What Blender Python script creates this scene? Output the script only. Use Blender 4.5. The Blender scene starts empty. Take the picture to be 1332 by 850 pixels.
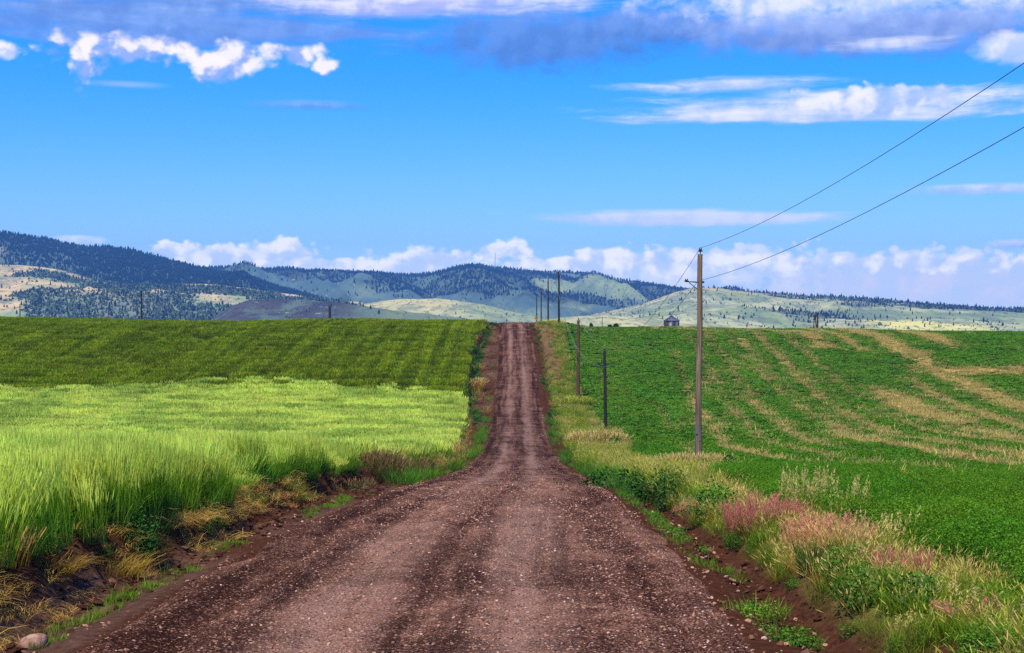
import bpy, math, random
import numpy as np

rng = np.random.default_rng(7)
random.seed(7)
D = bpy.data
sc = bpy.context.scene
ZC = 12.0                 # eye height over the valley floor
F = 1800.0                # focal length in photograph pixels
HY = 411.0                # horizon row of the photograph

# ------------------------------------------------------------------ helpers
def px(u, y): return (u - 666) / F * y        # sideways offset of a photograph column at distance y

def hash2(ix, iy, seed):
    n = (ix.astype(np.int64) * 374761393 + iy.astype(np.int64) * 668265263 + seed * 1442695041) & 0x7fffffff
    n = ((n ^ (n >> 13)) * 1274126177) & 0x7fffffff
    return ((n ^ (n >> 16)) & 0xffff) / 65535.0

def vnoise(x, y, seed=0):
    x = np.asarray(x, float); y = np.asarray(y, float)
    ix = np.floor(x); iy = np.floor(y); fx = x - ix; fy = y - iy
    fx = fx * fx * (3 - 2 * fx); fy = fy * fy * (3 - 2 * fy)
    a = hash2(ix, iy, seed); b = hash2(ix + 1, iy, seed)
    c = hash2(ix, iy + 1, seed); d = hash2(ix + 1, iy + 1, seed)
    return (a * (1 - fx) + b * fx) * (1 - fy) + (c * (1 - fx) + d * fx) * fy

def fbm(x, y, seed=0, octv=4):
    s = 0; a = .5; t = 0
    for o in range(octv):
        s = s + a * vnoise(x * 2 ** o + 17.3 * o, y * 2 ** o + 9.1 * o, seed + o); t += a; a *= .5
    return s / t

def sstep(a, b, x):
    t = np.clip((np.asarray(x, float) - a) / (b - a), 0, 1)
    return t * t * (3 - 2 * t)

def curve(pts, step=.5, win=9):
    """Smoothed piecewise curve through (x, v) points."""
    p = np.array(pts, float)
    xs = np.arange(p[0, 0], min(p[-1, 0], 1500), step)
    v = np.interp(xs, p[:, 0], p[:, 1])
    k = np.hanning(win + 2)[1:-1]; k /= k.sum()
    vp = np.pad(v, win // 2, mode='edge')
    v = np.convolve(vp, k, mode='valid')[:len(xs)]
    tail = p[p[:, 0] > xs[-1]]
    xs = np.concatenate([xs, tail[:, 0]]); v = np.concatenate([v, tail[:, 1]])
    return lambda q: np.interp(q, xs, v)

def tag(o, label=None, cat=None, group=None, kind=None):
    if label: o['label'] = label
    if cat: o['category'] = cat
    if group: o['group'] = group
    if kind: o['kind'] = kind
    return o

def link(o, parent=None):
    sc.collection.objects.link(o)
    if parent: o.parent = parent
    return o

def mesh_np(name, V, Q, mats=(), col=None, attrs=None, smooth=False, T=None):
    """Mesh from numpy arrays: V (n,3), Q quads (m,4), T triangles (k,3)."""
    me = D.meshes.new(name)
    V = np.asarray(V, np.float32)
    Q = np.zeros((0, 4), np.int32) if Q is None or len(Q) == 0 else np.asarray(Q, np.int32)
    T = np.zeros((0, 3), np.int32) if T is None or len(T) == 0 else np.asarray(T, np.int32)
    me.vertices.add(len(V)); me.vertices.foreach_set('co', V.ravel())
    nl = Q.size + T.size
    if nl:
        me.loops.add(nl)
        me.loops.foreach_set('vertex_index', np.concatenate([Q.ravel(), T.ravel()]))
        me.polygons.add(len(Q) + len(T))
        st = np.concatenate([np.arange(len(Q)) * 4, Q.size + np.arange(len(T)) * 3]).astype(np.int32)
        me.polygons.foreach_set('loop_start', st)
        if smooth:
            me.polygons.foreach_set('use_smooth', np.ones(len(Q) + len(T), bool))
    if col is not None:
        a = me.color_attributes.new('col', 'FLOAT_COLOR', 'POINT')
        a.data.foreach_set('color', np.asarray(col, np.float32).ravel())
    if attrs:
        for k, (tp, arr) in attrs.items():
            a = me.attributes.new(k, tp, 'POINT')
            a.data.foreach_set('vector' if tp == 'FLOAT_VECTOR' else ('color' if tp == 'FLOAT_COLOR' else 'value'),
                               np.asarray(arr, np.float32 if tp != 'INT' else np.int32).ravel())
    for m in mats: me.materials.append(m)
    me.update(calc_edges=True); me.validate()
    return me

def grid_faces(nr, nc):
    i = np.arange(nr - 1)[:, None] * nc + np.arange(nc - 1)[None, :]
    return np.stack([i, i + 1, i + nc + 1, i + nc], -1).reshape(-1, 4)

# small modelling kit collecting primitives into one mesh
class MB:
    def __init__(s): s.V = []; s.F = []
    def add(s, V, Fc):
        n = len(s.V); s.V += [tuple(map(float, v)) for v in V]; s.F += [tuple(i + n for i in f) for f in Fc]
    def tube(s, p0, p1, r0, r1=None, n=10, cap=True):
        r1 = r0 if r1 is None else r1
        p0 = np.array(p0, float); p1 = np.array(p1, float); d = p1 - p0; d /= np.linalg.norm(d)
        a = np.array([1., 0, 0]) if abs(d[0]) < .9 else np.array([0, 1., 0])
        u = np.cross(d, a); u /= np.linalg.norm(u); w = np.cross(d, u)
        V = []
        for p, r in ((p0, r0), (p1, r1)):
            for k in range(n):
                t = 2 * math.pi * k / n; V.append(p + r * (math.cos(t) * u + math.sin(t) * w))
        Fc = [(k, (k + 1) % n, n + (k + 1) % n, n + k) for k in range(n)]
        if cap: Fc += [tuple(range(n))[::-1], tuple(range(n, 2 * n))]
        s.add(V, Fc)
    def path(s, pts, rad, n=10):
        pts = [np.array(p, float) for p in pts]; V = []; Fc = []
        for i, p in enumerate(pts):
            d = pts[min(i + 1, len(pts) - 1)] - pts[max(i - 1, 0)]; d /= np.linalg.norm(d)
            a = np.array([1., 0, 0]) if abs(d[0]) < .9 else np.array([0, 1., 0])
            u = np.cross(d, a); u /= np.linalg.norm(u); w = np.cross(d, u)
            r = rad[i] if hasattr(rad, '__len__') else rad
            for k in range(n):
                t = 2 * math.pi * k / n; V.append(p + r * (math.cos(t) * u + math.sin(t) * w))
        for i in range(len(pts) - 1):
            Fc += [(i * n + k, i * n + (k + 1) % n, (i + 1) * n + (k + 1) % n, (i + 1) * n + k) for k in range(n)]
        Fc += [tuple(range(n))[::-1], tuple(range((len(pts) - 1) * n, len(pts) * n))]
        s.add(V, Fc)
    def box(s, c, sz, rz=0):
        x, y, z = sz[0] / 2, sz[1] / 2, sz[2] / 2; ca, sa = math.cos(rz), math.sin(rz)
        V = [(c[0] + ca * a * x - sa * b * y, c[1] + sa * a * x + ca * b * y, c[2] + e * z)
             for e in (-1, 1) for a, b in ((-1, -1), (1, -1), (1, 1), (-1, 1))]
        s.add(V, [(3, 2, 1, 0), (4, 5, 6, 7), (0, 1, 5, 4), (1, 2, 6, 5), (2, 3, 7, 6), (3, 0, 4, 7)])
    def lathe(s, prof, n=24, c=(0, 0, 0)):
        V = []; Fc = []
        for r, z in prof:
            for k in range(n):
                t = 2 * math.pi * k / n; V.append((c[0] + r * math.cos(t), c[1] + r * math.sin(t), c[2] + z))
        for i in range(len(prof) - 1):
            Fc += [(i * n + k, i * n + (k + 1) % n, (i + 1) * n + (k + 1) % n, (i + 1) * n + k) for k in range(n)]
        Fc += [tuple(range(n))[::-1], tuple(range((len(prof) - 1) * n, len(prof) * n))]
        s.add(V, Fc)
    def build(s, name, mat, parent=None, smooth=True):
        me = D.meshes.new(name); me.from_pydata(s.V, [], s.F); me.materials.append(mat)
        me.update()
        if smooth:
            for p in me.polygons: p.use_smooth = True
            me.set_sharp_from_angle(angle=math.radians(40))
        return link(D.objects.new(name, me), parent)

def empty(name, loc, rz=0):
    o = D.objects.new(name, None); o.location = loc; o.rotation_euler = (0, 0, rz); o.empty_display_size = .3
    return link(o)

# ------------------------------------------------------------------ node kit
class NT:
    def __init__(s, nt): s.nt = nt; s.N = nt.nodes; s.L = nt.links
    def put(s, sock, v):
        if isinstance(v, X): s.L.new(v.s, sock)
        elif hasattr(v, 'is_output'): s.L.new(v, sock)
        else: sock.default_value = v
    def math(s, op, a, b=None, c=None):
        n = s.N.new('ShaderNodeMath'); n.operation = op
        for i, v in enumerate((a, b, c)):
            if v is not None: s.put(n.inputs[i], v)
        return X(s, n.outputs[0])
    def noise(s, vec, scale, detail=4, rough=.55, dist=0, dim='3D'):
        n = s.N.new('ShaderNodeTexNoise'); n.noise_dimensions = dim
        if vec is not None: s.put(n.inputs['Vector'], vec)
        n.inputs['Scale'].default_value = scale; n.inputs['Detail'].default_value = detail
        n.inputs['Roughness'].default_value = rough; n.inputs['Distortion'].default_value = dist
        return X(s, n.outputs[0])
    def voro(s, vec, scale, out='Color', feature='F1', rnd=1):
        n = s.N.new('ShaderNodeTexVoronoi'); n.feature = feature
        s.put(n.inputs['Vector'], vec); n.inputs['Scale'].default_value = scale
        n.inputs['Randomness'].default_value = rnd
        return X(s, n.outputs[out])
    def comb(s, x, y, z=0.):
        n = s.N.new('ShaderNodeCombineXYZ')
        for i, v in enumerate((x, y, z)): s.put(n.inputs[i], v)
        return X(s, n.outputs[0])
    def sep(s, v):
        n = s.N.new('ShaderNodeSeparateXYZ'); s.put(n.inputs[0], v)
        return [X(s, o) for o in n.outputs]
    def mix(s, f, a, b, blend='MIX'):
        n = s.N.new('ShaderNodeMix'); n.data_type = 'RGBA'; n.blend_type = blend; n.clamp_factor = True
        s.put(n.inputs[0], f)
        s.put(n.inputs[6], a if not isinstance(a, tuple) else (*a[:3], 1)); s.put(n.inputs[7], b if not isinstance(b, tuple) else (*b[:3], 1))
        return X(s, n.outputs[2])
    def ss(s, a, b, v):
        n = s.N.new('ShaderNodeMapRange'); n.interpolation_type = 'SMOOTHSTEP'
        s.put(n.inputs[0], v); n.inputs[1].default_value = a; n.inputs[2].default_value = b
        return X(s, n.outputs[0])
    def lin(s, a, b, lo, hi, v):
        n = s.N.new('ShaderNodeMapRange'); s.put(n.inputs[0], v)
        for i, q in enumerate((a, b, lo, hi)): n.inputs[i + 1].default_value = q
        return X(s, n.outputs[0])
    def attr(s, name, out='Color'):
        n = s.N.new('ShaderNodeAttribute'); n.attribute_name = name
        return X(s, n.outputs[out])
    def pos(s):
        return X(s, s.N.new('ShaderNodeNewGeometry').outputs['Position'])
    def hsv(s, col, h=.5, sa=1., v=1.):
        n = s.N.new('ShaderNodeHueSaturation'); s.put(n.inputs['Color'], col)
        s.put(n.inputs['Hue'], h); s.put(n.inputs['Saturation'], sa); s.put(n.inputs['Value'], v)
        return X(s, n.outputs[0])
    def bump(s, h, strength=.5, dist=.02):
        n = s.N.new('ShaderNodeBump'); s.put(n.inputs['Height'], h)
        n.inputs['Strength'].default_value = strength; n.inputs['Distance'].default_value = dist
        return X(s, n.outputs[0])
class X:
    def __init__(s, t, sock): s.t = t; s.s = sock
    def __add__(s, o): return s.t.math('ADD', s, o)
    __radd__ = __add__
    def __mul__(s, o): return s.t.math('MULTIPLY', s, o)
    __rmul__ = __mul__
    def __sub__(s, o): return s.t.math('SUBTRACT', s, o)
    def __rsub__(s, o): return s.t.math('SUBTRACT', o, s)
    def __truediv__(s, o): return s.t.math('DIVIDE', s, o)

def new_mat(name):
    m = D.materials.new(name); m.use_nodes = True
    t = NT(m.node_tree); t.N.clear()
    out = t.N.new('ShaderNodeOutputMaterial')
    return m, t, out

def principled(t, out, color, rough=.9, normal=None, metallic=0., spec=.3):
    b = t.N.new('ShaderNodeBsdfPrincipled')
    t.put(b.inputs['Base Color'], color if not isinstance(color, tuple) else (*color, 1))
    t.put(b.inputs['Roughness'], rough); b.inputs['Metallic'].default_value = metallic
    b.inputs['Specular IOR Level'].default_value = spec
    if normal is not None: t.put(b.inputs['Normal'], normal)
    t.L.new(b.outputs[0], out.inputs[0])
    return b

def leaf_mat(name, low, high, head=None, transl=.35, jit=.25, patch=None, gloss=.012, rows=None):
    """Foliage: colour runs from stem base to tip, seed heads have their own colour."""
    m, t, out = new_mat(name)
    r, g, b = t.sep(t.attr('col', 'Vector'))
    oi = t.N.new('ShaderNodeObjectInfo'); rnd = X(t, oi.outputs['Random'])
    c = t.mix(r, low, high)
    if head: c = t.mix(b, c, head)
    P = t.pos()
    big = t.noise(P, .11, 3)
    if patch:
        c = t.mix(t.ss(.42, .62, t.noise(P, patch[1], 3)) * patch[2], c, patch[0])
    if rows:                                   # drill rows and wind-laid swaths
        px_, py_, pz_ = t.sep(P)
        ra = t.noise(t.comb(px_ * rows[1], py_ * rows[2], 0.), 1., 4, .6); rb = t.noise(t.comb(px_ * .07, (py_ + px_ * .06) * .55, 4.), 1., 4, .65)
        c = t.mix(t.ss(.40, .60, ra * .55 + rb * .45), c, rows[0])
    v = 1. + (g - .5) * jit * 2 + (rnd - .5) * jit + (big - .5) * .5
    c = t.hsv(c, .5 + (rnd - .5) * .025 + (g - .5) * .02, 1., v)
    d = t.N.new('ShaderNodeBsdfDiffuse'); t.put(d.inputs[0], c)
    tr = t.N.new('ShaderNodeBsdfTranslucent'); t.put(tr.inputs[0], c)
    mx = t.N.new('ShaderNodeMixShader'); mx.inputs[0].default_value = transl
    t.L.new(d.outputs[0], mx.inputs[1]); t.L.new(tr.outputs[0], mx.inputs[2])
    gl = t.N.new('ShaderNodeBsdfGlossy'); gl.inputs['Roughness'].default_value = .45
    m2 = t.N.new('ShaderNodeMixShader'); m2.inputs[0].default_value = gloss
    t.L.new(mx.outputs[0], m2.inputs[1]); t.L.new(gl.outputs[0], m2.inputs[2])
    t.L.new(m2.outputs[0], out.inputs[0])
    return m

# ------------------------------------------------------------------ the lie of the land
prof = curve([(-60, ZC - 1.5), (0, ZC - 2.55), (12.5, ZC - 3.05), (17, ZC - 3.25), (22.4, ZC - 3.6), (32, ZC - 4.35), (38, ZC - 4.85),
              (57, ZC - 6.7), (75, ZC - 8.4), (95, ZC - 10.0), (115, ZC - 11.2), (135, ZC - 11.9), (150, ZC - 12.0), (165, ZC - 11.7),
              (178, ZC - 11.0), (200, ZC - 9.0), (225, ZC - 5.4), (243, ZC - 2.6), (257, ZC - 1.55), (275, ZC - 1.35), (300, ZC - 1.6),
              (400, ZC - 2.2), (600, ZC - 4), (900, ZC - 9), (1300, ZC - 20), (1499, ZC - 25), (2200, ZC - 34), (12000, ZC - 40)], .5, 31)
cx = curve([(-60, -.9), (0, -.9), (18, -.85), (38, -.4), (57, 0), (95, .35), (167, .7), (215, .85), (250, .45), (400, .2), (1500, 0)], .5, 41)
halfw = curve([(-60, 3.2), (57, 3.2), (95, 3.0), (165, 3.1), (250, 2.9), (1500, 3)], .5, 21)
edgeL = curve([(-60, -5.1), (14, -5.0), (20, -4.9), (25.5, -4.75), (28, -5.6), (40, -5.9), (57, -6.0), (70, -5.4), (88, -4.6), (110, -4.9), (130, -5.4),
               (165, -6.2), (185, -7.1), (215, -7.2), (240, -5.9), (255, -5.2), (1500, -5)], .5, 7)
edgeR = curve([(-60, 7), (13, 6.3), (21, 5.9), (30, 5.7), (40, 6.0), (49, 7.2), (58, 9.6), (67, 9.7), (75, 7.2), (95, 7.3), (110, 8.4),
               (122, 10.0), (139, 10.0), (150, 8.8), (178, 8.2), (215, 7.6), (250, 8.9), (1500, 9)], .5, 7)
bankH = curve([(-60, .36), (14, .38), (20, .42), (40, .44), (60, .4), (90, .3), (130, .35), (165, .7), (190, 1.35), (225, 1.3), (245, .6), (265, .25), (1500, .2)], .5, 21)

def ground_z(x, y, detail=True):
    x = np.asarray(x, float); y = np.asarray(y, float)
    s = x - cx(y); P = prof(y); hw = halfw(y)
    eL = edgeL(y) + (fbm(x * 0, y * .55, 5, 3) - .5) * .7; eR = edgeR(y); b = bankH(y)
    b = b * (.8 + .5 * vnoise(y * .8, y * 0, 8))
    z = np.zeros_like(P + x)
    # left shoulder, ditch and cut bank
    L = -s
    ditch = -.10 * sstep(hw - .1, hw + .5, L) - .16 * sstep(hw + .6, -eL - .75, L)
    rise = (b + .26) * sstep(-eL - .75, -eL - .05, L)
    zl = ditch + rise
    # right shoulder, narrow soil ditch, grassy verge, field
    zr = -.08 * sstep(hw - .1, hw + .4, s) - .2 * sstep(hw + .35, hw + .75, s) + .5 * sstep(hw + .8, hw + 1.7, s) - .12 * sstep(eR - .8, eR + .3, s)
    zr = zr + .6 * sstep(175, 205, y) * (1 - sstep(240, 262, y)) * sstep(hw + 1., hw + 2.6, s)
    z = np.where(s < 0, zl, zr)
    # wider folds of the fields
    far = sstep(9, 30, np.abs(s))
    z = z + far * (fbm(x / 34 + 3, y / 34, 21, 2) - .5) * 1.0 * sstep(15, 50, y)
    crest = sstep(190, 260, y)
    z = z + np.where(s > 0, (-.0125 * np.clip(s - 9, 0, 160) - 1.15 * sstep(6, 16, s)) * crest, (.002 * np.clip(-s - 8, 0, 120) - .75 * sstep(4.2, 7, -s)) * crest)
    z = z + np.where(s > 0, .012, .014) * np.clip(np.abs(s) - 10, 0, 60) * sstep(60, 110, y) * (1 - sstep(150, 210, y))
    # low knoll carrying the grain bin
    z = z + .6 * np.exp(-(((x - 38) / 16) ** 2 + ((y - 318) / 30) ** 2))
    if detail:
        off = sstep(hw - .2, hw + .6, np.abs(s))
        z = z + off * (fbm(x * 2.6, y * 2.6, 31, 4) - .5) * .22 * (1 - sstep(60, 120, y)) + off * (fbm(x * .5, y * .5, 33, 2) - .5) * .18
        clod = sstep(-eL - .9, -eL - .3, L) * (1 - sstep(-eL - .1, -eL + .5, L))
        z = z + clod * (fbm(x * 5, y * 5, 35, 3) - .5) * .35 * (1 - sstep(60, 110, y))
    z = z - .10 * (1 - sstep(hw - .45, hw - .1, np.abs(s)))           # bed under the road sheet
    return P + z

def bare_mask(x, y):
    """Straw-coloured windrow bands in the right-hand field (0..1)."""
    x = np.asarray(x, float); y = np.asarray(y, float)
    q = x - .072 * y + (fbm(x / 60, y / 60, 41, 2) - .5) * 7 + (fbm(x / 5, y / 14, 42, 3) - .5) * 1.1
    m = 0
    for c, w, k, sd in ((10.6, .55, .9, 1), (14.2, .7, .5, 8), (17.5, .9, .6, 2), (21.8, 1.3, .75, 3), (25.6, 1.0, .7, 4), (30, 1.0, .5, 12), (34.5, 2.7, 1.0, 5), (40, 1.5, .8, 6), (47, 2.6, 1., 7), (57, 2.6, .9, 9), (70, 3.2, .95, 10)):
        lane = np.exp(-((q - c) / w) ** 2)
        brk = sstep(.36, .56, fbm(x / 60 + sd * 7, y / 42 + sd, 50 + sd, 3) + .04 + .10 * sstep(210, 150, y) - .05 * sstep(200, 235, y))
        m = np.maximum(m, lane * brk * k)
    cross = np.exp(-((y - 203 - .02 * (x - 60) - (fbm(x / 20, x * 0, 61, 2) - .5) * 10) / 4.0) ** 2) * sstep(54, 66, x)
    m = np.maximum(m, cross)
    for c, k in ((29.5, .9), (31., .9), (36.2, .6), (12.6, .5), (24, .4)):          # wheel tracks of the sprayer
        m = np.maximum(m, k * np.exp(-((x - .02 * y - c + 2.2 * np.sin(y / 40.)) / .35) ** 2) * sstep(.38, .5, fbm(x / 20, y / 18, 66, 2)))
    blot = sstep(.56, .72, fbm(x / 7, y / 13, 71, 3)) * .28 * (1 - sstep(40, 60, x)) * sstep(90, 150, y)
    m = np.maximum(m, blot)
    m = m * (.35 + 1.25 * fbm(x / .9, y / 6., 73, 3))
    return np.clip(m, 0, 1) * sstep(20, 40, y)

# ------------------------------------------------------------------ materials of the ground
def ground_material():
    m, t, out = new_mat('soil_and_field_ground')
    P = t.pos(); c = t.attr('col')
    n1 = t.noise(P, 9, 6, .7); n2 = t.noise(P, .6, 4)
    c = t.hsv(c, .5, 1., t.ss(.2, .8, n1) * 1.1 + .1 + n2 * .7)
    nb = t.noise(P, 14, 6, .7)
    principled(t, out, c, .95, t.bump(nb, .8, .06), spec=.0)
    return m

def road_material():
    m, t, out = new_mat('red_gravel')
    sx, sy, _ = t.sep(t.attr('suv', 'Vector'))
    P = t.pos()
    wob = (t.noise(P, .18, 3) - .5) * .9
    tr = t.noise(t.comb((sx + wob) * 1.5, sy * .035), 1.0, 4, .6)
    tr2 = t.noise(t.comb((sx + wob * .6) * 3.4, sy * .06 + 7.), 1.0, 3, .6)
    patch = t.noise(P, .45, 5, .6)
    k = t.ss(.36, .64, tr * .36 + tr2 * .26 + patch * .38)
    # darker soil in the outer ruts
    def rut(c0, wd, f):
        q = (sx + wob * .5 - c0) * (1. / wd)
        return t.math('POWER', 2.718, 0. - q * q) * f
    rt = t.math('MAXIMUM', rut(-2.55, .42, .9), t.math('MAXIMUM', rut(2.35, .3, .75), t.math('MAXIMUM', rut(-1.55, .22, .55), rut(.25, .3, .45))))
    rt = rt * t.ss(.36, .56, t.noise(t.comb(sx * 1.2, sy * .12, 3.), 1., 4, .6))
    pale = t.math('MAXIMUM', rut(-.95, .45, 1.), rut(1.0, .48, .95)) * t.ss(.34, .60, t.noise(t.comb(sx * .5, sy * .07, 8.), 1., 3, .6))
    k = t.math('MAXIMUM', k * .92 - rt * .55 + pale * .34, 0.)
    soil = t.mix(k, (.052, .017, .0085), (.245, .100, .060))
    v = t.voro(P, 24, 'Color'); vr, vg, vb = t.sep(v)
    v2 = t.voro(P, 52, 'Color'); wr, wg, wb = t.sep(v2)
    vd = t.voro(P, 24, 'Distance')
    stone = t.mix(vg, (.17, .064, .036), (.66, .385, .26))
    amt = t.ss(.60, .68, vr + (k - .5) * .5) * t.ss(.62, .40, vd)
    c = t.mix(amt, soil, stone)
    stone2 = t.mix(wg, (.09, .034, .02), (.56, .315, .21))
    amt2 = t.ss(.62, .70, wr + (k - .5) * .36)
    c = t.mix(amt2 * .8, c, stone2)
    gap = t.ss(.50, .72, t.voro(P, 38, 'Distance')) * t.ss(.35, .6, t.noise(P, 2.2, 4, .7) + (.5 - k) * .4)
    c = t.mix(gap * .8, c, (.028, .009, .005))
    c = t.mix(pale * .42, c, (.48, .30, .225))
    dk = t.ss(.54, .64, t.noise(P, 5, 6, .75) + (.5 - k) * .16)
    c = t.mix(dk * .5, c, (.030, .011, .008))
    h = amt * .8 + amt2 * .4 - gap * .6 + t.noise(P, 20, 5, .7) * .7
    principled(t, out, c, .88, t.bump(h, 1., .05), spec=.02)
    return m

M_ground = ground_material(); M_road = road_material()

# ------------------------------------------------------------------ ground sheet
def spaced(segs):
    out = []
    for a, b, st in segs: out.append(np.arange(a, b, st))
    return np.concatenate(out + [np.array([segs[-1][1]])])

def geo(a, b, n): return np.exp(np.linspace(math.log(a), math.log(b), n))
sp = np.concatenate([np.arange(0, 10.5, .17), np.arange(10.5, 40, 1.0), np.arange(40, 130, 2.5), geo(130, 8400, 34)])
scol = np.concatenate([-sp[::-1], sp[1:]])
yrow = np.concatenate([-geo(20, 260, 8)[::-1], np.arange(-18, 9, 1.5), np.arange(9, 32, .2), np.arange(32, 70, .4), np.arange(70, 150, .8), np.arange(150, 275, .9), np.arange(275, 420, 4), geo(420, 8800, 40)])
Yg, Sg = np.meshgrid(yrow, scol, indexing='ij')
Xg = Sg + cx(Yg)
Zg = ground_z(Xg, Yg)
Lf = -Sg; hwg = halfw(Yg); eLg = edgeL(Yg); eRg = edgeR(Yg)
col = np.ones(Zg.shape + (4,), np.float32)
def setc(mask, c):
    mask = mask[..., None]; col[..., :3] = col[..., :3] * (1 - mask) + np.array(c) * mask
soilc = (.072, .028, .016)
col[..., :3] = soilc
nf = fbm(Xg / 3, Yg / 3, 90, 3)
setc(sstep(.4, .6, fbm(Xg / .5, Yg / .6, 93, 3)) * sstep(-.1, .3, Lf + eLg + .9) * (Lf > 0) * (Yg < 260) * .8, (.10, .038, .017))
setc(sstep(.5, .62, nf) * (Lf > hwg) * (Lf < -eLg - .5) * .4, (.15, .09, .07))
setc(sstep(-.2, .4, Sg - eRg + .5) * 1.0, (.055, .10, .02))                    # right field floor
bm = bare_mask(Xg, Yg)
setc(np.clip(bm * 1.3, 0, 1) * (Sg > eRg) * (Yg < 330), (.46, .33, .115))
setc(sstep(.1, .6, Lf + eLg) * (Yg < 176), (.07, .085, .025))                   # barley floor
setc(sstep(.1, .6, Lf + eLg) * (Yg >= 176), (.06, .09, .012))                 # wheat floor
ver = sstep(hwg + 1.0, hwg + 1.6, Sg) * (1 - sstep(-.3, .3, Sg - eRg))
setc(ver * .9 * sstep(.35, .55, fbm(Xg / .8, Yg / 1.2, 92, 3)), (.17, .18, .035))
redv = ver * sstep(190, 215, Yg) * (1 - sstep(2.6, 4.0, Sg - hwg))
setc(redv * .7, (.16, .075, .05))
far = sstep(300, 420, Yg)
setc(far, (.22, .19, .09))
G = mesh_np('ground', np.stack([Xg, Yg, Zg], -1).reshape(-1, 3), grid_faces(*Zg.shape), [M_ground], col.reshape(-1, 4), smooth=True)
tag(link(D.objects.new('ground', G)), kind='structure')

# ------------------------------------------------------------------ gravel road
ry = np.concatenate([np.arange(-40, 9, 1.), np.arange(9, 30, .07), np.arange(30, 60, .14), np.arange(60, 300, .5), np.arange(300, 420, 2.)])
rs = np.linspace(-1.06, 1.06, 110)
RY, RS = np.meshgrid(ry, rs, indexing='ij')
RH = halfw(RY) + (fbm(RY * .35, RY * 0 + RS, 95, 3) - .5) * .5
Sr = RS * RH; Xr = Sr + cx(RY)
fade = 1 - sstep(.93, 1.06, np.abs(RS))
def road_detail(S, Yv):
    w = (fbm(Yv * .05, S * 0, 96, 2) - .5) * .8
    z = .07 * (1 - (S / 3.2) ** 2)
    for c0, wd, dp in ((-2.45, .22, .075), (-1.15, .26, .03), (.85, .28, .035), (2.3, .2, .05), (-.2, .15, .015)):
        z = z - dp * np.exp(-((S + w - c0) / wd) ** 2) + dp * .6 * np.exp(-((S + w - c0 - .38) / .16) ** 2)
    z = z + (fbm(S * 2.2, Yv * .5, 97, 3) - .5) * .07 + (fbm(S * 9, Yv * 6, 98, 3) - .5) * .035
    return z
Zr = prof(RY) + .012 + (road_detail(Sr, RY)) * fade - .16 * (1 - fade)
Rm = mesh_np('gravel_road', np.stack([Xr, RY, Zr], -1).reshape(-1, 3), grid_faces(*Zr.shape), [M_road],
             attrs={'suv': ('FLOAT_VECTOR', np.stack([Sr, RY, Sr * 0], -1).reshape(-1, 3))}, smooth=True)
tag(link(D.objects.new('gravel_road', Rm)), kind='structure')

def road_z(x, y):
    s = x - cx(y)
    return prof(y) + .012 + road_detail(s, y)

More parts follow.
